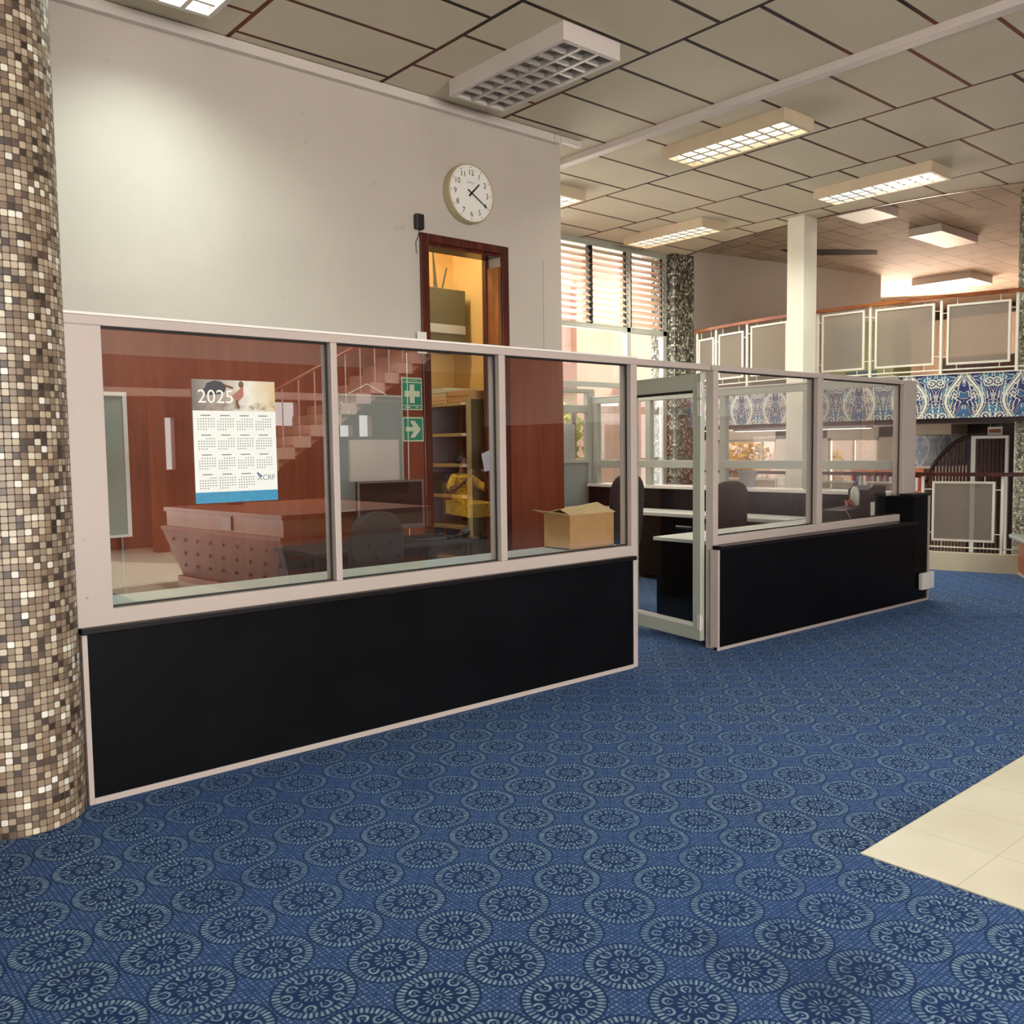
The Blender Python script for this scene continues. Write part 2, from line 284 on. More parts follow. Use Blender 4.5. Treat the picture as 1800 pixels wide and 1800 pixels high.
M = dict(
    wall=wallpaint(), ceil=ceiling_mat(), mceil=mezz_ceiling_mat(), carpet=carpet_mat(), ftile=floortile_mat(),
    panel=wood('mahogany_wall_panel', '#6f3522', '#7e3f29', '#8a4a31', 0.28, 'z', 0.6),
    frame=wood('dark_door_frame_wood', '#2e120c', '#4a1d13', '#6a2f1e', 0.25, 'z', 0.8),
    jamb=wood('varnished_jamb_wood', '#6b3d22', '#8a5330', '#a2683f', 0.3, 'z', 0.8),
    rail=wood('brown_handrail_wood', '#5a2a18', '#80431f', '#a5672f', 0.3, 'y', 0.6),
    darkrail=wood('dark_handrail_wood', '#2a0f0c', '#3f1a15', '#552720', 0.3, 'y', 0.6),
    redwood=wood('red_brown_counter_wood', '#7a3f26', '#91502f', '#a2613d', 0.35, 'z', 0.7),
    bookcase=wood('orange_shelf_wood', '#a04a22', '#c4622f', '#d57a45', 0.4, 'x', 0.7),
    alu=plain('painted_aluminium', '#b1a49d', 0.38, 0.0, 0.03, 3),
    alu2=plain('pale_green_grey_aluminium', '#aeb1a5', 0.4, 0.0, 0.04, 3),
    gasket=plain('black_glazing_gasket', '#0c0b0c', 0.6),
    lam=plain('black_laminate', (0.0035, 0.0035, 0.0045, 1), 0.42, 0, 0.25, 2.5, 0.08),
    cap=plain('black_cap_moulding', (0.008, 0.006, 0.007, 1), 0.35, spec=0.25),
    white=plain('white_plastic', '#e4dfd8', 0.45, 0, 0.03),
    whitemetal=plain('white_enamel', '#cfc5bf', 0.4, 0, 0.03),
    cream=plain('cream_enamel', '#cdbba0', 0.4, 0, 0.05),
    reflector=plain('louvre_reflector', '#c9c3be', 0.25, 0.35, 0.03),
    yellow=plain('yellow_wall_paint', '#e3c07a', 0.6, 0, 0.05, 2),
    glass=glassmat('partition_glass', 2.25), clear=glassmat('window_glass', 1.4), frost=frosted('frosted_glass'),
    mosaic=mosaic_mat('brown_mosaic_tiles', 0.24), mosaicfar=mosaic_mat('grey_mosaic_tiles', None, 0.03, [(0.0, '#1f1e1a'), (0.22, '#3a3a32'), (0.42, '#5f6152'), (0.6, '#868a76'), (0.78, '#b0b5a0'), (0.9, '#dfe3d4')]),
    mosaicright=mosaic_mat('green_grey_mosaic_tiles', 0.26, 0.026, [(0.0, '#33352a'), (0.14, '#5e6250'), (0.34, '#868a72'), (0.6, '#a2a58c'), (0.82, '#c6c6ae'), (0.93, '#e6e3d2')]),
    paisley=paisley_mat('blue_paisley_covering', '#232a5e', '#2d6a8a', '#d3d2bd', 0.58, 0.62), paisley2=paisley_mat('pale_paisley_covering', '#8f97ab', '#a6b0bd', '#e3dfd8', 0.6, 0.6),
    black=plain('black_plastic', (0.012, 0.012, 0.013, 1), 0.4), fabric=plain('charcoal_chair_fabric', '#2b2a2d', 0.95, 0, 0.15, 60),
    brownfabric=plain('dark_brown_chair_fabric', '#2c211f', 0.95, 0, 0.15, 60),
    paper=plain('white_paper', '#e9e6df', 0.8, 0, 0.02), greypaper=plain('grey_paper', '#bdbccb', 0.8, 0, 0.03), card=plain('cardboard', '#c49a66', 0.8, 0, 0.06, 12),
    cardlight=plain('cardboard_flap', '#d5b98a', 0.8, 0, 0.06, 20), cardtape=plain('packing_tape', '#d2a868', 0.3),
    green=plain('sign_green', '#1d8a6d', 0.4, 0, 0.04), signcream=plain('sign_cream', '#cfd3b8', 0.5, 0, 0.03), boardgrey=plain('grey_pin_board', '#8f9490', 0.6, 0, 0.05, 3),
    boardgreen=plain('green_grey_board', '#8c9c92', 0.5, 0, 0.06, 3), olive=plain('olive_shelf_steel', '#5b553f', 0.5, 0, 0.12, 8), shelfgrey=plain('grey_shelf_steel', '#77757c', 0.45, 0, 0.08, 4),
    shelfedge=plain('khaki_shelf_edge', '#b5a678', 0.5, 0, 0.06), screen=None, steel=plain('brushed_steel', '#8d8d8c', 0.3, 0.9), darkgrey=plain('dark_grey_desk', '#33373b', 0.4, 0, 0.08),
    deskwhite=plain('white_desk_top', '#cfd0c6', 0.4, 0, 0.04), blue=plain('blue_print', '#2f86ad', 0.5, 0, 0.1, 30), navyink=plain('navy_ink', '#2b4d86', 0.5), ink=plain('black_ink', '#151314', 0.5), greyink=plain('grey_ink', '#8b8d90', 0.6), redink=plain('orange_print', '#c8643a', 0.5),
    pink=plain('pink_render', '#d9b6a4', 0.8, 0, 0.06, 1.5), pinkwhite=plain('pale_render', '#eeded2', 0.8, 0, 0.04, 1.5), trunk=plain('bark', '#5d4a38', 0.9), leaf=plain('tree_leaves', '#a5ad36', 0.6, 0, 0.35, 2), leafdark=plain('shrub_leaves', '#6f7f3a', 0.6, 0, 0.3, 3), straw=plain('straw_yellow_leaves', '#cfa63f', 0.7, 0, 0.3, 3),
    ground=plain('sunlit_paving', '#b3a58c', 0.9, 0, 0.08, 1), curb=plain('cream_kerb_paint', '#cfc3a6', 0.6, 0, 0.08, 3), metalwhite=plain('white_rail_paint', '#d5d0bf', 0.4, 0, 0.03), pillar=plain('cream_pillar_paint', '#ddd8c6', 0.55, 0, 0.03, 2),
    darkbeam=plain('dark_brown_soffit', '#2a1a18', 0.6), concrete=plain('grey_soffit', '#a79d8e', 0.8, 0, 0.08, 2), tuft=plain('mauve_upholstery', '#96807f', 0.5, 0, 0.06, 4), fascia=wood('pale_counter_fascia', '#a17a63', '#b48b70', '#c09a80', 0.35, 'x', 0.6),
    filing=plain('blue_grey_steel_cabinet', '#5f7378', 0.45, 0, 0.06), filing2=plain('olive_green_cabinet', '#a8a878', 0.5, 0, 0.06), terracotta=plain('terracotta_pot', '#b0512f', 0.7, 0, 0.08), water=plain('cloudy_clear_plastic', '#c9cdbd', 0.15, 0, 0.03), purple=plain('purple_cap', '#3f3768', 0.4),
    bucket=plain('pale_blue_plastic', '#c3cbd0', 0.4, 0, 0.03), orange=plain('orange_board', '#b5532b', 0.6, 0, 0.06), gap_shade=plain('painted_dark_gap', (0.012, 0.009, 0.008, 1), 0.9), redbag=plain('red_plastic', '#c23a26', 0.5, 0, 0.1),
    lightcool=emit('lit_tubes_cool', (0.92, 1, 0.97, 1), 5.0), lightwarm=emit('lit_tubes_warm', (1, 0.95, 0.78, 1), 3.5), lightdim=emit('dim_diffuser', (1, 0.86, 0.62, 1), 0.28),
    brass=plain('brass', '#a98a4a', 0.3, 0.8),
)
# plain dark glossy monitor screen
t = NT('monitor_screen'); t.base((0.02, 0.02, 0.022, 1)); t.set(0.12); M['screen'] = t.m

# ------------------------------------------------------------------ geometry helpers
INV = {}
class MB:
    def __init__(s): s.bm = bmesh.new()
    def box(s, x0, x1, y0, y1, z0, z1):
        v = [s.bm.verts.new((x, y, z)) for z in (z0, z1) for y in (y0, y1) for x in (x0, x1)]
        for f in ((0, 2, 3, 1), (4, 5, 7, 6), (0, 1, 5, 4), (2, 6, 7, 3), (0, 4, 6, 2), (1, 3, 7, 5)): s.bm.faces.new([v[i] for i in f])
        return s
    def obox(s, p0, p1, w, h, up=(0, 0, 1)):   # bar from p0 to p1, width w across, height h along up
        p0 = Vector(p0); p1 = Vector(p1); d = (p1-p0).normalized(); u = Vector(up); sd = d.cross(u).normalized(); u = sd.cross(d).normalized()
        v = [s.bm.verts.new(p + sd*a*w/2 + u*b*h/2) for p in (p0, p1) for b in (-1, 1) for a in (-1, 1)]
        for f in ((0, 1, 3, 2), (4, 6, 7, 5), (0, 4, 5, 1), (2, 3, 7, 6), (0, 2, 6, 4), (1, 5, 7, 3)): s.bm.faces.new([v[i] for i in f])
        return s
    def prism(s, pts, ext):   # polygon of 3d points extruded by vector
        e = Vector(ext); a = [s.bm.verts.new(p) for p in pts]; b = [s.bm.verts.new(Vector(p)+e) for p in pts]; n = len(pts)
        s.bm.faces.new(a); s.bm.faces.new(b[::-1])
        for i in range(n): s.bm.faces.new((a[i], b[i], b[(i+1) % n], a[(i+1) % n]))
        return s
    def poly(s, pts): s.bm.faces.new([s.bm.verts.new(p) for p in pts]); return s
    def tube(s, path, r, seg=8, cap=True):
        path = [Vector(p) for p in path]; rings = []; n = len(path); ref = None
        for i, p in enumerate(path):
            d = (path[min(i+1, n-1)]-path[max(i-1, 0)]).normalized()
            if ref is None: ref = Vector((0, 0, 1)) if abs(d.z) < 0.9 else Vector((1, 0, 0))
            a = d.cross(ref).normalized(); b = a.cross(d).normalized(); ref = b
            rr = r[i] if isinstance(r, (list, tuple)) else r
            rings.append([s.bm.verts.new(p + (a*math.cos(2*math.pi*k/seg)+b*math.sin(2*math.pi*k/seg))*rr) for k in range(seg)])
        for i in range(n-1):
            for k in range(seg): s.bm.faces.new((rings[i][k], rings[i][(k+1) % seg], rings[i+1][(k+1) % seg], rings[i+1][k]))
        if cap: s.bm.faces.new(rings[0][::-1]); s.bm.faces.new(rings[-1])
        return s
    def lathe(s, prof, c=(0, 0, 0), seg=24, axis='z'):
        c = Vector(c); rings = []
        for r, h in prof:
            ring = []
            for k in range(seg):
                a = 2*math.pi*k/seg; x, y = r*math.cos(a), r*math.sin(a)
                p = Vector((x, y, h)) if axis == 'z' else (Vector((x, h, y)) if axis == 'y' else Vector((h, x, y)))
                ring.append(s.bm.verts.new(c+p))
            rings.append(ring)
        for i in range(len(rings)-1):
            for k in range(seg): s.bm.faces.new((rings[i][k], rings[i][(k+1) % seg], rings[i+1][(k+1) % seg], rings[i+1][k]))
        s.bm.faces.new(rings[0][::-1]); s.bm.faces.new(rings[-1])
        return s
    def ell(s, c, rx, ry, rz, seg=12):
        m = bmesh.ops.create_icosphere(s.bm, subdivisions=2, radius=1)
        for v in m['verts']: v.co = Vector((v.co.x*rx+c[0], v.co.y*ry+c[1], v.co.z*rz+c[2]))
        return s
    def xf(s, mat):
        bmesh.ops.transform(s.bm, matrix=mat, verts=s.bm.verts); return s
    def add(s, me, mat=None):
        n0 = len(s.bm.verts); s.bm.from_mesh(me); s.bm.verts.ensure_lookup_table()
        if mat is not None: bmesh.ops.transform(s.bm, matrix=mat, verts=s.bm.verts[n0:])
        return s
    def build(s, name, mat, parent=None, bevel=0, smooth=False, seg=2, norm=True):
        if norm: bmesh.ops.recalc_face_normals(s.bm, faces=s.bm.faces)
        me = bpy.data.meshes.new(name); s.bm.to_mesh(me); s.bm.free()
        o = bpy.data.objects.new(name, me); COL.objects.link(o); me.materials.append(mat)
        if smooth: me.polygons.foreach_set('use_smooth', [True]*len(me.polygons))
        if parent is not None:
            o.parent = parent
            if parent.name in INV: o.matrix_parent_inverse = INV[parent.name]
        if bevel:
            b = o.modifiers.new('bevel', 'BEVEL'); b.width = bevel; b.segments = seg; b.limit_method = 'ANGLE'; b.harden_normals = False
        return o
def tag(o, label=None, cat=None, group=None, kind=None):
    if label: o['label'] = label
    if cat: o['category'] = cat
    if group: o['group'] = group
    if kind: o['kind'] = kind
    return o
def thing(name, label, cat, loc=(0, 0, 0), rz=0.0, group=None, kind='thing', world=True):
    o = bpy.data.objects.new(name, None); COL.objects.link(o); o.location = loc; o.rotation_euler = (0, 0, rz); o.empty_display_size = 0.1
    if world: INV[o.name] = (Matrix.Translation(loc) @ Matrix.Rotation(rz, 4, 'Z')).inverted()
    return tag(o, label, cat, group, kind)
def dup(root, loc, rz=0.0, label=None, group=None):
    def cp(o, parent):
        c = o.copy(); COL.objects.link(c)
        if parent is not None: c.parent = parent
        for k in list(o.children): cp(k, c)
        return c
    r = cp(root, None); r.location = loc; r.rotation_euler = (0, 0, rz)
    if label: r['label'] = label
    if group: r['group'] = group
    return r
def text_mesh(body, size, align='CENTER'):
    cu = bpy.data.curves.new('lettering', 'FONT'); cu.body = body; cu.size = size; cu.align_x = align; cu.align_y = 'CENTER'; cu.resolution_u = 3
    o = bpy.data.objects.new('lettering', cu); COL.objects.link(o); dg = bpy.context.evaluated_depsgraph_get(); dg.update()
    me = bpy.data.meshes.new_from_object(o.evaluated_get(dg)); bpy.data.objects.remove(o); bpy.data.curves.remove(cu)
    return me
FACE_Y = Matrix(((1, 0, 0, 0), (0, 0, 1, 0), (0, 1, 0, 0), (0, 0, 0, 1)))   # xy text -> xz plane seen from -Y (x right, z up)
def wall_text(mb, body, size, x, y, z, align='CENTER', sx=1.0):
    me = text_mesh(body, size, align)
    mb.add(me, Matrix.Translation((x, y, z)) @ Matrix.Diagonal((sx, 1, 1, 1)) @ FACE_Y); bpy.data.meshes.remove(me); return mb

ZC = 4.20; ZM = 4.45
def Xe(y): return 10.29 + (y-6.05)**2/13.2
# ================================================================== STRUCTURE
def struct(name, mb, mat, **k): return tag(mb.build(name, mat, **k), kind='structure')
# floor: main hall carpet up to the void kerb
ys = [-6.1 + i*(14.75/40) for i in range(41)]
f = MB()
pts = [(-5, -6.1, 0), (11.4, -6.1, 0), (11.4, 3.4, 0)] + [(Xe(y)-0.17, y, 0) for y in [3.4+i*0.25 for i in range(0, 21)]] + [(-5, 8.65, 0)]
f.prism(pts, (0, 0, -0.2)); struct('floor', f, M['carpet'])
f = MB().box(2.948, 5.6, -6.1, 1.557, -0.01, 0.004); struct('trim_1', f, M['ftile'])  # tile strip extended behind the camera to whiten the mirrored sun patch
f = MB().box(5.6, 11.4, -6.1, -1.7, -0.01, 0.004); struct('trim_15', f, plain('added_dark_floor', '#3a322f', 0.9))  # dark floor added behind the camera to dull the blue reflection
# ceiling of the hall
f = MB(); pts = [(-5, -6.1, ZC), (11.4, -6.1, ZC), (11.4, 2.9, ZC)] + [(Xe(y), y, ZC) for y in [2.9+i*0.2 for i in range(0, 29)]] + [(Xe(8.66), 8.66, ZC), (-5, 8.66, ZC)]
f.prism(pts, (0, 0, 0.25)); struct('ceiling', f, M['ceil'])
f = MB(); pts = [(Xe(y)-0.005, y, ZC+0.0) for y in [2.9+i*0.2 for i in range(0, 30)]]
for i in range(len(pts)-1): f.obox(pts[i], pts[i+1], 0.03, 0.012)
struct('trim_2', f, M['frame'])
f = MB()
for i in range(len(pts)-1): f.obox((pts[i][0]+0.03, pts[i][1], ZC+0.14), (pts[i+1][0]+0.03, pts[i+1][1], ZC+0.14), 0.03, 0.28)
struct('trim_14', f, M['wall'])
f = MB(); pts = [(Xe(y), y, ZM) for y in [2.4+i*0.25 for i in range(0, 29)]] + [(Xe(9.9), 9.9, ZM), (22.0, 9.9, ZM), (22.0, 2.4, ZM)]
f.prism(pts, (0, 0, 0.2)); struct('ceiling_mezzanine', f, M['mceil'])
f = MB().poly([(12.5, 8.05, ZM-0.006), (13.1, 8.15, ZM-0.006), (14.1, 7.3, ZM-0.006), (13.8, 7.15, ZM-0.006), (13.1, 7.6, ZM-0.006)]); struct('trim_3', f, M['gap_shade'])  # flat dark sheet painting the shade inside a missing ceiling panel
# clock wall with doorway: white above, mahogany below 2.3
WY = 5.97; WT = 0.17; DX0, DX1, DZ = 4.30, 5.06, 3.10; ZB = 2.22
f = MB().box(-5, DX0, WY, WY+WT, ZB, ZC).box(DX1, 5.78, WY, WY+WT, ZB, ZC).box(DX0, DX1, WY, WY+WT, DZ, ZC).box(5.61, 5.78, WY+WT, 7.86, ZB, ZC).box(5.61, 5.78, 7.86, 8.66, ZB, ZC)
struct('wall_front', f, M['wall'])
f = MB().box(-5, DX0, WY-0.006, WY+WT, 0, ZB).box(DX1, 5.786, WY-0.006, WY+WT, 0, ZB).box(5.61, 5.786, WY+WT, 8.66, 0, ZB)
struct('wall_front_panelling', f, M['panel'])
# door frame
d = MB().box(4.225, 4.30, WY-0.025, WY+0.0, 0, 3.15).box(5.06, 5.135, WY-0.025, WY+0.0, 0, 3.15).box(4.30, 5.06, WY-0.025, WY+0.0, 3.085, 3.15)
d.box(4.30, 4.32, WY, WY+WT+0.02, 0, 3.085).box(4.32, 5.06, WY, WY+WT+0.02, 3.06, 3.10).box(5.02, 5.06, WY+WT-0.02, WY+WT+0.03, 0, 3.06)
door1 = struct('door_1', d, M['frame'], bevel=0.004)
j = MB().box(5.035, 5.06, WY+0.0, WY+WT-0.02, 0, 2.98).build('jamb_lining', M['jamb'], door1)
sl = thing('added_store_lamp', 'unseen ceiling lamp added to brighten the yellow store room', 'ceiling light', (4.4, 6.6, 3.78))  # lamp out of view, added because the store room needed light
MB().box(4.0, 4.8, 6.5, 6.7, 3.80, 3.85).build('housing', M['white'], sl); MB().box(4.02, 4.78, 6.52, 6.68, 3.79, 3.80).build('diffuser', emit('added_store_diffuser', (1, 0.9, 0.72, 1), 3), sl)
area('added_store_light', (4.4, 6.6, 3.77), (4.4, 6.6, 0), 0.7, 0.15, 26, (1, 0.88, 0.68))
f = MB().box(5.555, 5.558, WY-0.002, WY, ZB, 3.1); struct('trim_16', f, M['greyink'])
# cable trunking under the ceiling along the wall
f = MB().box(-5, 5.66, WY-0.055, WY, ZC-0.075, ZC-0.005); struct('trim_4', f, M['whitemetal'], bevel=0.004)
f = MB().box(5.665, 5.74, WY-0.055, WY, ZC-0.075, ZC-0.005).box(5.745, 6.0, WY-0.055, WY-0.005, ZC-0.055, ZC-0.005); struct('trim_5', f, M['whitemetal'], bevel=0.004)
f = MB().box(6.20, 6.30, -4, 7.9, ZC-0.06, ZC); struct('trim_6', f, M['whitemetal'], bevel=0.006)
# yellow store room
f = MB().box(3.2, 5.61, 7.15, 7.25, 0, 3.9).box(5.45, 5.61, WY+WT, 7.15, 0, 3.9).box(3.1, 3.2, WY+WT, 7.25, 0, 3.9).box(3.2, 5.45, WY+WT, WY+WT+0.01, 3.2, 3.9).box(3.2, 5.45, WY+WT, 7.15, 3.85, 3.95)
struct('wall_store', f, M['yellow'])
# hall walls that only the reflections show, plus an unseen opening added for daylight
def holed(x0, x1, z0, z1, holes, y0=-6.25, y1=-6.1):
    m = MB(); xs = sorted({x0, x1} | {h[0] for h in holes} | {h[1] for h in holes})
    for xa, xb in zip(xs, xs[1:]):
        z = z0
        for h in sorted((h for h in holes if h[0] <= xa and h[1] >= xb), key=lambda h: h[2]):
            if h[2] > z: m.box(xa, xb, y0, y1, z, h[2])
            z = h[3]
        if z < z1: m.box(xa, xb, y0, y1, z, z1)
    return m
f = holed(-5, 11.5, 0, 2.9, [(-4, 3.0, 0.45, 2.9), (4.96, 5.24, 1.18, 1.98), (5.97, 6.06, 1.59, 1.98), (6.12, 6.34, 1.57, 2.04), (6.92, 7.34, 1.78, 2.26), (8.15, 8.4, 1.68, 1.88), (8.54, 8.8, 1.68, 2.06)])
struct('wall_rear_panelling', f, M['panel'])
f = holed(-5, 11.5, 2.9, 4.2, [(-4, 3.0, 2.9, 3.7)]); struct('wall_rear', f, M['wall'])
f = MB().box(-5.15, -5, -6.25, 8.66, 0, ZC); struct('wall_left', f, M['wall'])
f = MB().box(11.4, 11.5, -6.1, 3.3, 1.87, ZC); struct('wall_right', f, M['wall'])
f = MB().box(11.4, 11.5, -6.1, 3.3, -1.3, 1.87); struct('wall_right_panelling', f, M['frame'])
f = MB().box(11.4, 22, 2.3, 2.42, -1.3, ZM); struct('wall_far_right', f, M['wall'])
f = MB().box(21.9, 22.0, 2.3, 9.9, 2.0, ZM); struct('wall_mezzanine_end', f, M['pink'])
f = MB(); a, b = Vector((10.9, 9.07, 0)), Vector((15.97, 8.19, 0)); n = Vector((0.178, 0.984, 0))
f.prism([(a.x, a.y, 2.2), (b.x, b.y, 2.2), (b.x, b.y, ZM), (a.x, a.y, ZM)], n*0.12); struct('wall_mezzanine', f, M['wall'])
f = MB().box(15.8, 22, 9.75, 9.9, 2.2, ZM); struct('wall_mezzanine_rear', f, M['pinkwhite'])
# mezzanine slab with dark soffit
yy = [2.5+i*0.25 for i in range(0, 30)]
f = MB(); f.prism([(Xe(y)+0.03, y, 1.72) for y in yy] + [(21.9, yy[-1], 1.72), (21.9, 2.5, 1.72)], (0, 0, 0.46)); struct('floor_mezzanine', f, M['concrete'])
f = MB()
for i in range(len(yy)-1):
    f.prism([(Xe(yy[i])+0.06, yy[i], 1.66), (Xe(yy[i+1])+0.06, yy[i+1], 1.66), (Xe(yy[i+1])+0.5, yy[i+1], 1.66), (Xe(yy[i])+0.5, yy[i], 1.66)], (0, 0, 0.06))
struct('trim_7', f, M['darkbeam'])
# fascia with paisley covering (uv = arc length, height)
me = bpy.data.meshes.new('mezzanine_fascia'); vs = []; fs = []; uv = []; L = 0; yy2 = [3.55+i*0.1 for i in range(0, 51)]
for i, y in enumerate(yy2):
    if i: L += math.hypot(Xe(y)-Xe(yy2[i-1]), 0.1)
    vs += [(Xe(y), y, 1.71), (Xe(y), y, 2.20), (Xe(y)+0.03, y, 2.20), (Xe(y)+0.03, y, 1.71)]; uv.append(L)
fuv = []
for i in range(len(yy2)-1):
    k = 4*i
    for q, (s0, s1, h0, h1) in enumerate(((0, 1, 0, 0.49), (1, 2, 0.49, 0.52), (2, 3, 0.49, 0), (3, 0, -0.03, 0))):
        fs.append((k+s0, k+s1, k+4+s1, k+4+s0)); fuv.append(((-uv[i], h0), (-uv[i], h1), (-uv[i+1], h1), (-uv[i+1], h0)))
me.from_pydata(vs, [], fs); ul = me.uv_layers.new(name='UVMap')
for p, q in zip(me.polygons, fuv):
    for li, c in zip(p.loop_indices, q): ul.data[li].uv = (c[0]+0.02, c[1]+0.11)
me.materials.append(M['paisley']); o = bpy.data.objects.new('trim_8', me); COL.objects.link(o); tag(o, kind='structure')
f = MB()
for i in range(len(yy2)-1): f.obox((Xe(yy2[i])+0.02, yy2[i], 2.206), (Xe(yy2[i+1])+0.02, yy2[i+1], 2.206), 0.06, 0.014)
struct('trim_9', f, M['metalwhite'])
# kerb round the void
f = MB()
yk = [3.70+i*0.2 for i in range(0, 24)]
for i in range(len(yk)-1):
    f.prism([(Xe(yk[i])-0.17, yk[i], 0), (Xe(yk[i+1])-0.17, yk[i+1], 0), (Xe(yk[i+1])-0.05, yk[i+1], 0), (Xe(yk[i])-0.05, yk[i], 0)], (0, 0, 0.205))
struct('trim_10', f, M['curb'])
# lower level
f = MB().box(10.2, 16.5, 2.4, 13, -1.4, -1.3); struct('floor_lower', f, M['carpet'])
f = MB()
for y0, y1, z0, z1 in ((6.4, 7.95, -1.3, 1.72), (8.95, 9.35, -1.3, 1.72), (9.75, 10.05, -1.3, 1.72), (11.45, 13, -1.3, 1.72), (7.95, 8.95, -1.3, 0.3), (10.05, 11.45, -1.3, 0.3), (9.35, 9.75, -1.3, 0.3), (6.4, 13, 1.54, 1.72)): f.box(15.5, 15.65, y0, y1, z0, z1)
struct('wall_lower', f, M['pillar'])
def window(name, x, y0, y1, z0, z1, mull, mat):
    w = MB().box(x-0.03, x+0.03, y0, y0+0.05, z0, z1).box(x-0.03, x+0.03, y1-0.05, y1, z0, z1).box(x-0.03, x+0.03, y0, y1, z0, z0+0.05).box(x-0.03, x+0.03, y0, y1, z1-0.05, z1)
    for m in mull: w.box(x-0.02, x+0.02, m-0.02, m+0.02, z0, z1)
    o = struct(name, w, mat); MB().box(x-0.004, x+0.004, y0+0.05, y1-0.05, z0+0.05, z1-0.05).build('pane', M['clear'], o); return o
window('window_1', 15.57, 7.95, 8.95, 0.3, 1.54, (8.45,), M['metalwhite'])
window('window_2', 15.57, 10.05, 11.45, 0.3, 1.54, (10.4,), M['metalwhite'])
# dark stairwell opening and pale wallpapered curved wall on the lower level
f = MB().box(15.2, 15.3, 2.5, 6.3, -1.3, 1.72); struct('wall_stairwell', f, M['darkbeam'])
f = MB().box(14.6, 15.2, 6.3, 7.1, 1.56, 1.72); struct('trim_11', f, M['concrete'])
me = bpy.data.meshes.new('curved_wall'); vs = []; fs = []; fuv = []
for i in range(25):
    a = math.radians(185+i*3.6); vs += [(14.75+0.75*math.cos(a), 6.75+0.62*math.sin(a), z) for z in (1.07, 1.545)]
for i in range(24): fs.append((2*i, 2*i+1, 2*i+3, 2*i+2)); fuv.append(((i*0.07, 0), (i*0.07, 0.49), (i*0.07+0.07, 0.49), (i*0.07+0.07, 0)))
me.from_pydata(vs, [], fs); ul = me.uv_layers.new(name='UVMap')
for p, q in zip(me.polygons, fuv):
    for li, c in zip(p.loop_indices, q): ul.data[li].uv = c
me.materials.append(M['paisley2']); o = bpy.data.objects.new('wall_curved', me); COL.objects.link(o); tag(o, kind='structure')
sm = o.modifiers.new('solid', 'SOLIDIFY'); sm.thickness = 0.08
# facade of the office: louvres above, fixed glazing below
FY = 8.63
f = MB().box(5.78, 10.45, FY-0.03, FY+0.06, 4.13, ZC).box(5.78, 10.45, FY-0.03, FY+0.05, 3.03, 3.10).box(5.78, 10.45, FY-0.03, FY+0.05, 2.25, 2.32).box(5.78, 10.45, FY-0.03, FY+0.05, 0.0, 0.12).box(5.78, 10.45, FY-0.03, FY+0.05, 1.15, 1.22)
for x in (6.6, 7.5, 8.10, 9.633, 10.41): f.box(x-0.04, x+0.04, FY-0.03, FY+0.05, 0, 4.13)
win3 = struct('window_3', f, M['alu2'], bevel=0.003)
f = MB()
for x0, x1 in ((5.8, 6.56), (6.64, 7.46), (7.54, 8.06), (8.14, 9.59), (9.67, 10.37)):
    for z0, z1 in ((2.32, 3.03), (1.22, 2.25), (0.12, 1.15)): f.box(x0, x1, FY+0.005, FY+0.011, z0, z1)
f.build('pane', M['clear'], win3)
f = MB()
for x0, x1 in ((7.6, 8.06), (8.16, 8.86), (8.92, 9.58), (9.69, 10.36)):
    for i in range(12):
        z = 3.115+i*0.084; f.prism([(x0, FY-0.05, z), (x1, FY-0.05, z), (x1, FY+0.02, z+0.062), (x0, FY+0.02, z+0.062)], (0, 0.004, 0.006))
f.build('louvre_blades', plain('pink_tinted_louvre_glass', '#c8a893', 0.3, 0, 0.04), win3)
f = MB()
for x in (8.10, 8.89, 9.585, 10.365, 9.70, 8.16):
    for i in range(12):
        z = 3.105+i*0.084; f.prism([(x-0.012, FY-0.06, z), (x+0.012, FY-0.06, z), (x+0.012, FY+0.0, z+0.06), (x-0.012, FY+0.0, z+0.06)], (0, 0.02, 0.02))
    f.box(x-0.014, x+0.014, FY-0.01, FY+0.03, 3.1, 4.13)
f.build('louvre_clips', M['gasket'], win3)
f = MB().box(8.86, 8.92, FY-0.02, FY+0.05, 3.1, 4.13); f.build('louvre_post', M['gasket'], win3)
# mosaic clad columns
c = MB().lathe([(0.24, 0), (0.24, ZC)], (0, 0, 0), 64).build('column_left', M['mosaic'], smooth=True); c.location = (0.812, 3.985, 0); tag(c, kind='structure')
m_ = c.modifiers.new('edge', 'EDGE_SPLIT'); m_.split_angle = 1.0
c = MB().lathe([(0.26, -1.3), (0.26, ZC)], (0, 0, 0), 64).build('column_right', M['mosaicright'], smooth=True); c.location = (11.08, 3.80, 0); tag(c, kind='structure')
m_ = c.modifiers.new('edge', 'EDGE_SPLIT'); m_.split_angle = 1.0
c = MB().box(10.46, 10.90, 8.46, 8.90, -1.3, ZC+0.01); struct('column_rear', c, M['mosaicfar'])
c = MB().box(9.99, 10.28, 6.10, 6.33, -1.3, ZC); struct('column_white', c, M['pillar'], bevel=0.004)

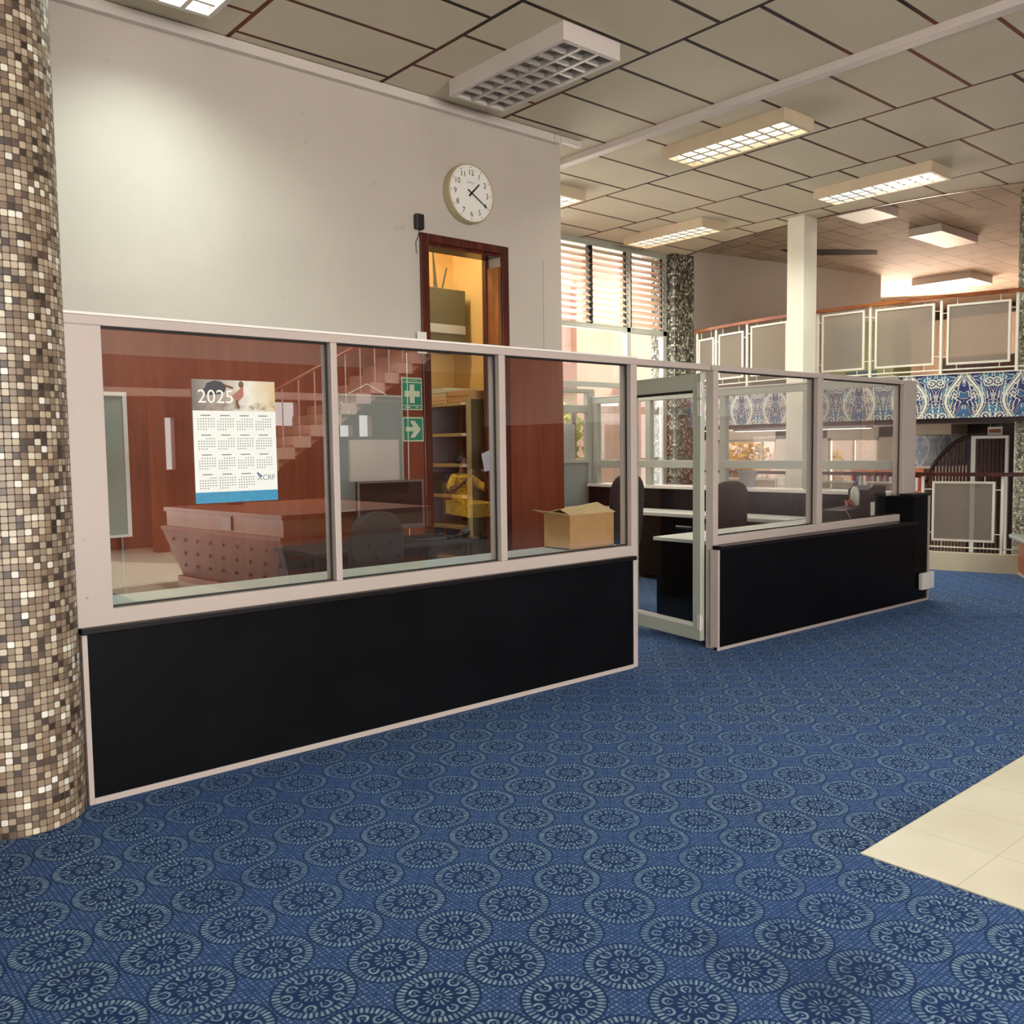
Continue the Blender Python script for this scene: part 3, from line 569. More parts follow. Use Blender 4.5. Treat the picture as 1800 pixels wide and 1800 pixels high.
# ================================================================== GLAZED PARTITIONS
PY = 3.91; FD = 0.10; GY = PY+0.048
def pane(x0, x1, z0, z1, parent, y=GY):
    return MB().box(x0, x1, y-0.003, y+0.003, z0, z1).build('glass_pane', M['glass'], parent)
def gask(x0, x1, z0, z1, parent, y=GY):
    g = MB(); w = 0.007
    g.box(x0, x0+w, y-0.012, y-0.004, z0, z1).box(x1-w, x1, y-0.012, y-0.004, z0, z1).box(x0, x1, y-0.012, y-0.004, z0, z0+w).box(x0, x1, y-0.012, y-0.004, z1-w, z1)
    return g.build('glazing_gasket', M['gasket'], parent)
p = thing('glazed_partition', 'long glazed office partition with three windows over a black panel, beside the brown mosaic column', 'partition', (1.05, PY, 0))
ZR0, ZR1, ZS0, ZS1 = 1.968, 2.008, 0.738, 0.805
MB().box(1.035, 5.22, PY, PY+FD, ZR0, ZR1).build('top_rail', M['alu'], p, bevel=0.003)
MB().box(1.035, 4.46, PY-0.004, PY+FD, ZR1, ZR1+0.010).build('rail_capping', M['white'], p)
MB().box(1.035, 4.455, PY, PY+FD, ZS0, ZS1).build('sill_rail', M['alu'], p, bevel=0.003)
MB().box(1.03, 4.40, PY+FD+0.001, PY+FD+0.30, ZS1-0.03, ZS1-0.005).build('inner_sill_board', M['deskwhite'], p)
for nm, a, b in (('end_post', 1.035, 1.18), ('mullion', 2.234, 2.268), ('mullion', 3.296, 3.341), ('door_post', 4.396, 4.455)):
    MB().box(a, b, PY+0.0005, PY+FD, ZS1 if nm == 'mullion' else (0.0 if nm == 'door_post' else ZS0), ZR0).build(nm, M['alu'], p, bevel=0.003)
for a, b in ((1.18, 2.234), (2.268, 3.296), (3.341, 4.396)):
    pane(a+0.001, b-0.001, ZS1+0.001, ZR0-0.001, p); gask(a+0.001, b-0.001, ZS1+0.001, ZR0-0.001, p)
MB().box(1.07, 4.405, PY-0.004, PY+0.05, 0.026, 0.715).build('lower_panel', M['lam'], p)
MB().box(1.045, 4.418, PY-0.028, PY+0.05, 0.712, 0.738).build('panel_ledge', M['cap'], p, bevel=0.004)
MB().box(1.05, 1.07, PY-0.006, PY+0.05, 0, 0.712).build('edge_strip', M['alu'], p)
MB().box(1.07, 4.405, PY-0.008, PY+0.05, 0, 0.026).build('edge_strip', M['alu'], p)
for z in (0.86, 1.1, 1.35, 1.62, 1.9): MB().lathe([(0.005, -0.003), (0.004, 0.0)], (1.075+0.01*random.random(), PY, z), 10, 'y').build('screw_head', M['steel'], p)
# right section, a little nearer
q = thing('glazed_partition', 'two-window office partition over a black panel, between the glass door and the stair railing', 'partition', (5.22, 3.89, 0))
RY = 3.885; RG = RY+0.05
MB().box(5.22, 8.03, RY, RY+FD, 1.965, 2.003).build('top_rail', M['alu'], q, bevel=0.003)
MB().box(5.283, 8.03, RY, RY+FD, 0.74, 0.80).build('sill_rail', M['alu'], q, bevel=0.003)
MB().box(5.225, 5.283, RY, RY+0.065, 0.0, 1.965).build('hinge_post', M['alu'], q, bevel=0.003)
MB().box(6.585, 6.665, RY, RY+FD, 0.80, 1.965).build('mullion', M['alu'], q, bevel=0.003)
MB().box(8.03, 8.27, RY, RY+FD, 0.74, 2.003).build('corner_post', M['alu'], q, bevel=0.003)
for a, b in ((5.285, 6.585), (6.665, 8.03)):
    pane(a+0.001, b-0.001, 0.801, 1.964, q, RG); gask(a+0.001, b-0.001, 0.801, 1.964, q, RG)
def ry(x): return 3.826-(x-5.2)*0.0235
f = MB(); f.prism([(5.215, ry(5.215), 0.022), (7.978, ry(7.978), 0.022), (7.978, RY-0.002, 0.022), (5.215, RY-0.002, 0.022)], (0, 0, 0.69)); f.build('lower_panel', M['lam'], q)
f = MB(); f.prism([(5.215, ry(5.2)-0.022, 0.712), (8.03, ry(8.03)-0.022, 0.712), (8.03, RY-0.002, 0.712), (5.215, RY-0.002, 0.712)], (0, 0, 0.028)); f.build('panel_ledge', M['cap'], q, bevel=0.003)
f = MB(); f.prism([(5.19, ry(5.19)-0.006, 0), (8.275, ry(8.275)-0.006, 0), (8.275, ry(8.275)+0.001, 0), (5.19, ry(5.19)-0.001, 0)], (0, 0, 0.022)); f.build('edge_strip', M['alu'], q)
f = MB(); f.prism([(5.195, ry(5.2)-0.004, 0.022), (5.216, ry(5.216)-0.004, 0.022), (5.216, RY, 0.022), (5.195, RY, 0.022)], (0, 0, 0.69)); f.build('edge_strip', M['alu'], q)
MB().box(8.262, 8.282, ry(8.27)-0.006, RY+0.03, 0.023, 0.961).build('edge_strip', M['alu'], q)
# return section along X = 8.1
r = thing('glazed_partition', 'glazed office partition on a black cupboard, running back from the corner towards the louvred windows', 'partition', (8.1, 3.99, 0))
MB().box(7.98, 8.26, ry(8.1)+0.002, 7.80, 0.0, 0.962).build('base_cupboard', M['lam'], r)
MB().box(7.965, 8.285, ry(8.1)-0.02, 3.884, 0.962, 0.985).build('end_cap', M['cap'], r, bevel=0.003)
MB().box(7.95, 8.33, 3.992, 7.80, 0.962, 0.992).build('white_ledge', M['white'], r, bevel=0.003)
MB().box(8.06, 8.14, 3.99, 7.80, 1.965, 2.04).build('top_rail', M['alu2'], r, bevel=0.003)
MB().box(8.055, 8.145, 3.99, 7.80, 2.04, 2.052).build('rail_capping', M['white'], r)
MB().box(8.06, 8.14, 3.99, 7.80, 1.195, 1.28).build('middle_rail', M['alu2'], r, bevel=0.003)
ym = [3.99, 4.878, 5.88, 6.92, 7.76]
for y in ym[1:]: MB().box(8.063, 8.137, y-0.035, y+0.035, 0.992, 1.965).build('mullion', M['alu2'], r, bevel=0.003)
for i in range(4):
    a, b = ym[i]+(0.035 if i else 0.0)+0.001, ym[i+1]-0.036
    for z0, z1 in ((0.993, 1.194), (1.281, 1.964)): MB().box(8.097, 8.103, a, b, z0, z1).build('glass_pane', M['glass'], r)
# back section with its own door, parallel to the long partition
b_ = thing('glazed_partition', 'short back partition with a framed glass door, beside the end of the panelled wall', 'partition', (6.9, 7.86, 0))
BY = 7.83
MB().box(5.79, 8.135, BY, BY+0.08, 2.10, 2.15).build('top_rail', M['alu2'], b_, bevel=0.003)
MB().box(5.79, 8.135, BY, BY+0.08, 1.86, 1.95).build('door_head_rail', M['alu2'], b_, bevel=0.003)
MB().box(5.79, 8.06, BY, BY+0.08, 1.25, 1.29).build('middle_rail', M['alu2'], b_, bevel=0.003)
for x0, x1 in ((8.02, 8.14), (7.20, 7.26), (6.4, 6.46)): MB().box(x0, x1, BY+0.003, BY+0.077, 0, 2.10).build('post', M['alu2'], b_, bevel=0.003)
MB().box(7.26, 8.02, BY+0.03, BY+0.05, 0.02, 1.25).build('grey_panel', M['boardgrey'], b_)
MB().box(7.26, 7.84, BY+0.05, BY+0.053, 1.29, 1.72).build('white_film', M['paper'], b_)
for x0, x1 in ((7.261, 8.019),):
    for z0, z1 in ((1.291, 1.859), (1.951, 2.099)): MB().box(x0, x1, BY+0.037, BY+0.043, z0, z1).build('glass_pane', M['glass'], b_)
MB().box(7.86, 7.93, BY+0.12, BY+0.14, 1.3, 1.86).build('notice_strip', M['tuft'], b_)
# open glass door leaf
ang = math.atan2(0.72, 0.134)
dl = thing('glass_door', 'open aluminium framed glass door swung into the office on its hinges', 'door', (5.205, RY+0.078, 0), ang, world=False)
LW, LH = 0.83, 1.95
MB().box(0.0, 0.08, -0.02, 0.02, 0.05, LH).build('hinge_stile', M['alu2'], dl, bevel=0.002)
MB().box(LW-0.08, LW, -0.02, 0.02, 0.05, LH).build('lock_stile', M['alu2'], dl, bevel=0.002)
MB().box(0.08, LW-0.08, -0.02, 0.02, 0.05, 0.145).build('bottom_rail', M['alu2'], dl, bevel=0.002)
MB().box(0.08, LW-0.08, -0.02, 0.02, LH-0.115, LH).build('top_rail', M['alu2'], dl, bevel=0.002)
MB().box(0.08, LW-0.08, -0.003, 0.003, 0.145, LH-0.115).build('glass_pane', M['clear'], dl)
MB().box(0.08, LW-0.08, -0.021, -0.004, 0.145, 0.165).box(0.08, LW-0.08, 0.004, 0.021, 0.145, 0.165).build('glazing_bead', M['white'], dl)
MB().box(0.08, LW-0.08, -0.021, -0.004, LH-0.132, LH-0.115).box(0.08, LW-0.08, 0.004, 0.021, LH-0.132, LH-0.115).build('glazing_gasket', M['gasket'], dl)
for z in (0.13, 0.23+1.42, 1.78):
    h = MB().lathe([(0.008, z), (0.008, z+0.11)], (-0.012, 0.028, 0), 10).box(-0.03, -0.012, 0.024, 0.03, z+0.02, z+0.09).box(-0.012, 0.03, 0.021, 0.025, z, z+0.11)
    h.build('hinge', M['white'], dl)
MB().tube([(LW-0.04, 0.02, 1.0), (LW-0.04, 0.06, 1.0), (LW-0.15, 0.06, 1.0)], 0.009).build('lever_handle', M['steel'], dl)

# ================================================================== CEILING LIGHTS
def fixture(name, label, x0, x1, y0, y1, h, housing, lamp, group, louvre=True, power=0, col=(1, 1, 1), rows=3, n=9, spread=150, ZC=ZC):
    t = thing(name, label, 'ceiling light', ((x0+x1)/2, (y0+y1)/2, ZC-h), group=group)
    z0, z1 = ZC-h, ZC; w = 0.018
    b = MB().box(x0, x1, y0, y0+w, z0, z1).box(x0, x1, y1-w, y1, z0, z1).box(x0, x0+w, y0+w, y1-w, z0, z1).box(x1-w, x1, y0+w, y1-w, z0, z1).box(x0+w, x1-w, y0+w, y1-w, z1-0.02, z1)
    b.build('housing', housing, t, bevel=0.004)
    if louvre:
        m = 0.035; lx0, lx1, ly0, ly1 = x0+m, x1-m, y0+m, y1-m
        MB().box(x0+w, lx0, y0+w, y1-w, z0, z0+0.012).box(lx1, x1-w, y0+w, y1-w, z0, z0+0.012).box(lx0, lx1, y0+w, ly0, z0, z0+0.012).box(lx0, lx1, ly1, y1-w, z0, z0+0.012).build('louvre_border', housing, t)
        g = MB(); rw = (lx1-lx0)/rows; d = 0.05
        for i in range(1, rows):
            x = lx0+i*rw; g.prism([(x-0.014, ly0, z0), (x+0.014, ly0, z0), (x, ly0, z0+d)], (0, ly1-ly0, 0))
        for k in range(rows):
            for i in range(1, n):
                y = ly0+i*(ly1-ly0)/n; xa = lx0+k*rw+0.014; g.prism([(xa, y-0.012, z0+0.004), (xa, y+0.012, z0+0.004), (xa, y, z0+d)], (rw-0.028, 0, 0))
        g.build('louvre_grid', M['reflector'], t)
        if lamp: MB().box(lx0, lx1, ly0, ly1, z0+d+0.006, z0+d+0.012).build('lit_tubes', lamp, t)
        else:
            for k in range(rows): MB().tube([((lx0+(k+0.5)*rw), ly0+0.02, z0+0.08), ((lx0+(k+0.5)*rw), ly1-0.02, z0+0.08)], 0.013, 10).build('tube', M['white'], t)
            MB().box(lx0, lx1, ly0, ly1, z1-0.03, z1-0.022).build('reflector_tray', M['reflector'], t)
    else:
        MB().box(x0+w, x1-w, y0+w, y1-w, z0+0.002, z0+0.008).build('diffuser', lamp, t)
    if power:
        l = bpy.data.lights.new(name, 'AREA'); l.shape = 'RECTANGLE'; l.size = x1-x0-0.1; l.size_y = y1-y0-0.1; l.energy = power; l.color = col; l.spread = math.radians(spread)
        o = bpy.data.objects.new('lamp_light', l); COL.objects.link(o); o.location = ((x0+x1)/2, (y0+y1)/2, z0-0.012)
    return t
G1 = 'louvred ceiling lights of the hall'
fixture('ceiling_light', 'unlit white louvred ceiling light, the one near the clock', 4.245, 4.785, 4.34, 5.57, 0.12, M['whitemetal'], None, G1)
fixture('ceiling_light', 'brightly lit ceiling light close to the white wall above the mosaic column', 1.85, 2.39, 4.28, 5.51, 0.12, M['whitemetal'], M['lightcool'], G1, power=31, col=(0.80, 1, 0.88), spread=140)
fixture('ceiling_light', 'warm lit cream louvred ceiling light hanging beside the white ceiling trunking', 6.70, 7.15, 4.28, 5.56, 0.11, M['cream'], M['lightwarm'], G1, power=22, col=(1, 0.95, 0.8))
fixture('ceiling_light', 'cool lit cream louvred ceiling light nearest the white square pillar', 9.08, 9.52, 4.16, 5.44, 0.11, M['cream'], M['lightcool'], G1, power=44, col=(0.97, 1, 0.95), rows=3, n=10)
fixture('ceiling_light', 'lit cream louvred ceiling light just in front of the louvred windows', 9.08, 9.53, 6.92, 8.2, 0.11, M['cream'], M['lightwarm'], G1, power=44, col=(1, 0.95, 0.82))
fixture('ceiling_light', 'lit cream ceiling light half hidden behind the clock wall corner', 6.70, 7.16, 7.0, 8.28, 0.11, M['cream'], M['lightcool'], G1, power=22, col=(1, 0.97, 0.9))
G2 = 'box lights on the mezzanine ceiling'
fixture('ceiling_light', 'dim glowing box light on the mezzanine ceiling touching the hall ceiling edge', 10.9, 11.58, 5.72, 6.22, 0.11, M['whitemetal'], M['lightdim'], G2, False, power=30, col=(1, 0.92, 0.8), ZC=ZM)
fixture('ceiling_light', 'unlit yellowed box light in the middle of the mezzanine ceiling', 12.82, 14.02, 5.72, 6.18, 0.11, M['whitemetal'], plain('yellowed_diffuser', '#d9c49c', 0.5), G2, False, ZC=ZM)
fixture('ceiling_light', 'brightly lit box light deep on the mezzanine ceiling above the handrail', 16.75, 17.7, 6.95, 8.0, 0.13, M['whitemetal'], M['lightcool'], G2, False, power=90, col=(1, 0.9, 0.82), ZC=ZM)
tag(MB().lathe([(0.06, ZM-0.025), (0.05, ZM)], (12.1, 7.4, 0), 16).build('smoke_detector', M['white']), 'small round smoke detector on the mezzanine ceiling behind the square pillar', 'smoke detector')

# ================================================================== WALL THINGS
ck = thing('wall_clock', 'round white wall clock with cream case on the wall above the doorway', 'clock', (4.69, WY, 3.51))
cx, cz, R = 4.70, 3.515, 0.235
MB().lathe([(R*0.96, 0.0), (R, -0.012), (R, -0.075), (R*0.985, -0.085), (R*0.955, -0.085), (R*0.945, -0.072), (R*0.02, -0.072)], (cx, WY, cz), 64, 'y').build('case', plain('cream_clock_case', '#b9ac86', 0.4), ck, smooth=False)
MB().lathe([(R*0.945, -0.0725), (R*0.945, -0.076)], (cx, WY, cz), 64, 'y').build('dial', M['paper'], ck)
mk = MB(); yd = WY-0.0775
for h in range(1, 13):
    a = math.radians(90-h*30); wall_text(MB(), str(h), 0.062, cx+R*0.70*math.cos(a), yd, cz+R*0.70*math.sin(a)-0.002).build('numeral', M['ink'], ck)
for m in range(60):
    a = math.radians(m*6); rr = R*0.88; s = 0.0052 if m % 5 == 0 else 0.0022
    mk.lathe([(s, 0.0), (s, -0.0006)], (cx+rr*math.cos(a), yd, cz+rr*math.sin(a)), 8, 'y')
mk.build('minute_marks', M['ink'], ck)
wall_text(MB(), 'SEIKO', 0.024, cx-0.005, yd, cz+0.083, sx=1.25).build('maker_mark', M['greyink'], ck)
def hand(deg, l0, l1, w, yy):
    a = math.radians(90-deg); d = Vector((math.cos(a), 0, math.sin(a))); n = Vector((-math.sin(a), 0, math.cos(a))); c0 = Vector((cx, yy, cz))
    return MB().prism([c0+d*-l0+n*w, c0+d*l1+n*w*0.7, c0+d*l1-n*w*0.7, c0+d*-l0-n*w], (0, -0.002, 0))
hand(45, 0.035, 0.115, 0.008, yd-0.002).build('hour_hand', M['ink'], ck); hand(121, 0.045, 0.185, 0.0055, yd-0.006).build('minute_hand', M['ink'], ck)
sp = thing('wall_sensor', 'small black box fixed on the wall above the door frame corner', 'sensor', (4.21, WY, 3.22))
MB().box(4.172, 4.25, WY-0.05, WY, 3.165, 3.285).build('body', M['black'], sp, bevel=0.012)
MB().tube([(4.225, WY-0.01, 3.17), (4.215, WY-0.008, 3.12), (4.19, WY-0.006, 3.07), (4.195, WY-0.006, 2.98)], 0.003, 6).build('wire', M['black'], sp)
bx = tag(MB().box(4.165, 4.25, WY-0.045, WY-0.026, 2.20, 2.37).build('switch_box', M['white'], bevel=0.004), 'small white box beside the door frame just over the partition rail', 'switch box')
# first aid and arrow signs, notice board, cable
sy = WY-0.008
fs_ = thing('first_aid_sign', 'green first aid sign with a pale cross on the panelled wall', 'sign', (4.12, sy, 1.88))
MB().box(4.02, 4.215, sy-0.004, sy, 1.755, 2.01).build('backing', M['signcream'], fs_)
MB().box(4.03, 4.205, sy-0.006, sy-0.004, 1.795, 1.968).box(4.03, 4.205, sy-0.006, sy-0.004, 1.764, 1.788).box(4.03, 4.205, sy-0.006, sy-0.004, 1.977, 2.0).build('green_field', M['green'], fs_)
MB().box(4.095, 4.14, sy-0.0075, sy-0.006, 1.81, 1.955).box(4.045, 4.095, sy-0.0075, sy-0.006, 1.86, 1.905).box(4.14, 4.19, sy-0.0075, sy-0.006, 1.86, 1.905).build('cross', M['signcream'], fs_)
wall_text(MB(), 'FIRST AID BOX', 0.019, 4.1175, sy-0.0068, 1.989).build('lettering', M['signcream'], fs_); MB().box(4.05, 4.10, sy-0.0072, sy-0.006, 1.771, 1.781).build('worn_lettering', M['signcream'], fs_); MB().box(4.15, 4.175, sy-0.0072, sy-0.006, 1.771, 1.781).build('worn_lettering', M['signcream'], fs_)
ar = thing('arrow_sign', 'green sign with a pale arrow on the wall, under the first aid sign', 'sign', (4.12, sy, 1.6))
MB().box(4.025, 4.222, sy-0.004, sy, 1.507, 1.70).build('backing', M['signcream'], ar)
MB().box(4.036, 4.211, sy-0.006, sy-0.004, 1.518, 1.689).build('green_field', M['green'], ar)
MB().prism([(4.05, sy-0.0065, 1.622), (4.125, sy-0.0065, 1.622), (4.09, sy-0.0065, 1.67), (4.135, sy-0.0065, 1.67), (4.195, sy-0.0065, 1.604), (4.135, sy-0.0065, 1.538), (4.09, sy-0.0065, 1.538), (4.125, sy-0.0065, 1.587), (4.05, sy-0.0065, 1.587)], (0, -0.0015, 0)).build('arrow', M['signcream'], ar)
nb = thing('notice_board', 'grey notice board hung by a string on the panelled wall behind the chair', 'notice board', (3.73, sy, 1.42))
MB().box(3.43, 4.0, sy-0.02, sy-0.004, 1.0, 1.85).build('board', M['boardgrey'], nb)
MB().box(3.42, 4.01, sy-0.028, sy-0.004, 1.85, 1.865).box(3.42, 4.01, sy-0.028, sy-0.004, 0.985, 1.0).box(3.42, 3.432, sy-0.028, sy-0.004, 1.0, 1.85).box(3.998, 4.01, sy-0.028, sy-0.004, 1.0, 1.85).build('frame', M['alu2'], nb)
MB().tube([(3.53, sy-0.02, 1.865), (3.70, sy-0.012, 1.945), (3.87, sy-0.02, 1.865)], 0.003, 6).build('string', M['paper'], nb)
for x, z in ((3.47, 1.80), (3.47, 1.73), (3.53, 1.73)): MB().lathe([(0.006, -0.022), (0.006, -0.02)], (x, sy, z), 8, 'y').build('pin', M['paper'], nb)
tag(MB().tube([(4.073, sy-0.006, 2.2), (4.073, sy-0.006, 1.9), (4.066, sy-0.012, 1.2), (4.064, sy-0.006, 0.7)], 0.004, 6).build('wall_cable', M['white']), 'thin white cable running down the panelled wall past the green signs', 'cable')
tag(MB().prism([(4.80, WY-0.028, 1.40), (4.925, WY-0.028, 1.44), (4.965, WY-0.028, 1.26), (4.83, WY-0.028, 1.25)], (0, 0.002, 0)).tube([(4.93, WY-0.027, 1.43), (5.07, WY-0.027, 1.46)], 0.004, 6).build('paper_notice', M['greypaper']), 'tilted grey paper sheet hanging at the doorway edge', 'paper')
wb = thing('writing_board', 'green-grey board in a white frame standing at the far end of the panelled wall', 'board', (1.72, WY-0.1, 0.9))
MB().box(1.50, 1.87, WY-0.12, WY-0.10, 0.94, 1.80).build('board', M['boardgreen'], wb)
MB().box(1.48, 1.895, WY-0.13, WY-0.09, 1.80, 1.825).box(1.48, 1.895, WY-0.13, WY-0.09, 0.925, 0.94).box(1.87, 1.895, WY-0.13, WY-0.09, 0.94, 1.80).box(1.48, 1.50, WY-0.13, WY-0.09, 0.94, 1.80).build('frame', M['white'], wb)
for x in (1.52, 1.85): MB().tube([(x, WY-0.08, 0), (x, WY-0.08, 1.8)], 0.012, 8).build('leg', M['steel'], wb)
# store room: shelving, boxes, cabinet with pipes
sh = thing('steel_shelving', 'tall olive and grey steel shelving unit seen through the doorway', 'shelving', (5.08, 6.7, 0))
SX0, SX1, SY0, SY1 = 4.955, 5.40, 6.31, 6.98
MB().box(SX0, SX1, SY0, SY0+0.004, 0, 1.88).build('end_panel', M['olive'], sh)
MB().box(SX1-0.004, SX1, SY0, SY1, 0, 1.88).build('back_panel', M['shelfgrey'], sh)
MB().box(SX0, SX1, SY1-0.004, SY1, 0, 1.88).build('end_panel', M['shelfgrey'], sh)
for x, y in ((SX0, SY0-0.003), (SX0, SY1-0.03), (SX1-0.03, SY0-0.003), (SX1-0.03, SY1-0.03)): MB().box(x-0.003, x+0.03, y, y+0.03, 0, 1.89).build('upright', M['shelfedge'], sh)
for z in (0.12, 0.46, 0.75, 1.03, 1.31, 1.585, 1.86): MB().box(SX0+0.002, SX1-0.004, SY0+0.01, SY1-0.006, z-0.03, z).build('shelf', M['shelfedge'], sh)
for z in (1.295, 1.57, 1.015, 1.845): MB().box(SX0-0.002, SX0+0.002, SY0+0.035, SY0+0.10, z-0.012, z+0.008).build('shelf_label', M['paper'], sh)
def cbox(x0, x1, y0, y1, z0, z1, label, mat, group='boxes on the steel shelving'):
    t = thing('storage_box', label, 'box', ((x0+x1)/2, (y0+y1)/2, z0), group=group)
    MB().box(x0, x1, y0, y1, z0, z1-0.03).build('body', mat, t, bevel=0.003); MB().box(x0-0.004, x1+0.004, y0-0.004, y1+0.004, z1-0.045, z1).build('lid', mat, t, bevel=0.003)
cbox(4.97, 5.38, 6.33, 6.62, 1.862, 1.96, 'brown cardboard box on the top shelf, nearest the doorway', M['card'])
cbox(4.98, 5.36, 6.66, 6.96, 1.862, 1.93, 'low cream box on the top shelf, behind the brown one', M['cardlight'])
cbox(4.99, 5.34, 6.68, 6.94, 1.932, 2.0, 'pale mint green box stacked on the low cream box', M['signcream'])
cbox(5.0, 5.3, 6.72, 6.94, 1.032, 1.22, 'dark teal box on a middle shelf with the lettering facing out', plain('dark_teal_card', '#2c4748', 0.6))
cb = thing('wall_cabinet', 'grey steel cabinet high on the yellow store room wall', 'cabinet', (4.97, 6.9, 2.4))
MB().box(4.55, 5.37, 6.85, 7.14, 2.36, 2.93).build('body', plain('grey_green_steel', '#5d5b46', 0.35, 0, 0.08, 3), cb, bevel=0.006)
MB().box(4.6, 5.36, 6.845, 6.85, 2.52, 2.60).build('pale_strip', M['alu2'], cb)
for dx, h, lean in ((5.12, 0.5, 0.0), (5.05, 0.28, 0.05), (5.2, 0.24, -0.08), (5.0, 0.22, 0.1), (5.15, 0.3, 0.02)): MB().tube([(dx, 7.0, 2.92), (dx-lean, 7.02, 2.92+h)], 0.009, 8).build('pipe', M['olive'], cb)

# ================================================================== CALENDAR ON THE GLASS
cy = GY-0.005
cl = thing('wall_calendar', 'large 2025 sheet calendar stuck inside the first partition window', 'calendar', (1.757, cy, 1.5))
cX0, cX1, cZ0, cZ1 = 1.562, 1.955, 1.219, 1.770
MB().box(cX0, cX1, cy-0.001, cy, cZ0, cZ1).build('sheet', plain('calendar_paper', '#dfe3df', 0.6, 0, 0.02), cl)
t = NT('calendar_photo'); v, x, y, z = t.coords()
n = t.noise(v, 9, 3); g = t.step(x, cX0, cX1)
c = t.ramp(t.math('ADD', t.math('MULTIPLY', g, 0.7), t.math('MULTIPLY', n, 0.3)), [(0.15, lin('#6d6560')), (0.4, lin('#a79f95')), (0.62, lin('#d8d8cc')), (0.85, lin('#c9b389'))])
c = t.mix(t.math('MULTIPLY', t.step(t.noise(v, 22, 3), 0.5, 0.65), t.math('SUBTRACT', 1.0, t.step(z, 1.64, 1.69))), c, lin('#7b5a38')); t.base(c); t.set(0.5)
MB().box(cX0, cX1, cy-0.0016, cy-0.001, 1.632, cZ1).build('photo_header', t.m, cl)
MB().ell((1.67, cy-0.002, 1.735), 0.05, 0.001, 0.032).ell((1.64, cy-0.002, 1.72), 0.03, 0.001, 0.02).build('dark_figures', plain('dark_photo_tone', '#3b3a40', 0.6), cl)
MB().prism([(1.745, cy-0.0018, 1.70), (1.80, cy-0.0018, 1.745), (1.80, cy-0.0018, 1.70), (1.77, cy-0.0018, 1.67)], (0, -0.0006, 0)).build('red_figure', plain('faded_red_print', '#a2685c', 0.6), cl)
MB().ell((1.79, cy-0.002, 1.752), 0.013, 0.001, 0.016).tube([(1.75, cy-0.002, 1.735), (1.70, cy-0.002, 1.75)], 0.005, 6).tube([(1.765, cy-0.002, 1.68), (1.775, cy-0.002, 1.645)], 0.006, 6).build('figure_limbs', plain('brown_photo_tone', '#6e4a38', 0.6), cl)
wall_text(MB(), '2025', 0.085, cX0+0.022, cy-0.003, 1.692, 'LEFT').build('year_numerals', M['paper'], cl)
cd = MB(); cw = (cX1-cX0-0.03)/4
for rr in range(4):
    for cc in range(4):
        if rr == 3 and cc == 3: continue
        x0 = cX0+0.015+cc*cw; zt = 1.615-rr*0.088
        cd.box(x0+0.02, x0+0.065, cy-0.0014, cy-0.001, zt-0.006, zt-0.002)
        for k in range(5):
            for m in range(7):
                if (k == 0 and m < (rr*3+cc) % 5) or (k == 4 and m > 3): continue
                xx = x0+0.006+m*0.0118; zz = zt-0.022-k*0.0115; cd.box(xx, xx+0.0048, cy-0.0014, cy-0.001, zz, zz+0.0045)
cd.build('month_grids', plain('calendar_ink', '#5d6166', 0.6), cl)
lg = MB(); wall_text(lg, 'XCRF', 0.036, 1.90, cy-0.0014, 1.325); lg.build('logo_lettering', plain('slate_ink', '#5c6b7c', 0.5), cl)
MB().prism([(1.852, cy-0.0014, 1.348), (1.858, cy-0.0014, 1.352), (1.880, cy-0.0014, 1.332), (1.874, cy-0.0014, 1.328)], (0, -0.0006, 0)).build('logo_mark', M['navyink'], cl)
MB().box(cX0, cX1, cy-0.0016, cy-0.001, cZ0, 1.268).build('blue_band', M['blue'], cl)

# ================================================================== OFFICE FURNITURE
# desk against the panelled wall
dk = thing('office_desk', 'dark grey desk against the panelled wall carrying the monitor', 'desk', (3.7, 5.6, 0))
MB().box(2.9, 4.30, 5.36, 5.95, 0.735, 0.765).build('desk_top', M['darkgrey'], dk, bevel=0.004)
for x, y in ((2.93, 5.38), (4.24, 5.38), (2.93, 5.9), (4.24, 5.9)): MB().box(x, x+0.04, y, y+0.04, 0, 0.735).build('leg', M['darkgrey'], dk)
MB().box(2.97, 4.30, 5.89, 5.93, 0.60, 0.66).build('cross_bar', M['darkgrey'], dk)
mo = thing('computer_monitor', 'silver-edged flat monitor on the dark desk behind the charcoal chair', 'monitor', (3.6, 5.5, 0.765), math.radians(-6), world=False)
MB().box(-0.26, 0.26, 0.0, 0.045, 0.11, 0.455).build('back_shell', M['black'], mo, bevel=0.006)
MB().box(-0.265, 0.265, -0.01, 0.0, 0.445, 0.462).box(-0.265, 0.265, -0.01, 0.0, 0.105, 0.14).box(-0.265, -0.25, -0.01, 0.0, 0.14, 0.445).box(0.25, 0.265, -0.01, 0.0, 0.14, 0.445).build('bezel', M['steel'], mo)
t = NT('glossy_screen'); t.base((0.015, 0.015, 0.017, 1)); t.set(0.08); 
MB().box(-0.25, 0.25, -0.004, 0.001, 0.14, 0.445).build('screen', t.m, mo)
MB().box(-0.03, 0.03, 0.03, 0.06, 0.0, 0.2).build('stand', M['black'], mo); MB().box(-0.12, 0.12, -0.06, 0.12, 0.0, 0.015).build('stand_base', M['black'], mo, bevel=0.004)
kb = thing('keyboard', 'black computer keyboard on the desk under the monitor', 'keyboard', (3.90, 5.60, 0.765), math.radians(-12), world=False)
MB().box(-0.22, 0.22, -0.08, 0.08, 0.0, 0.018).build('tray', M['darkgrey'], kb, bevel=0.004)
k_ = MB()
for i in range(14):
    for j in range(5): k_.box(-0.20+i*0.029, -0.178+i*0.029, -0.06+j*0.026, -0.04+j*0.026, 0.018, 0.026)
k_.build('keys', M['black'], kb)
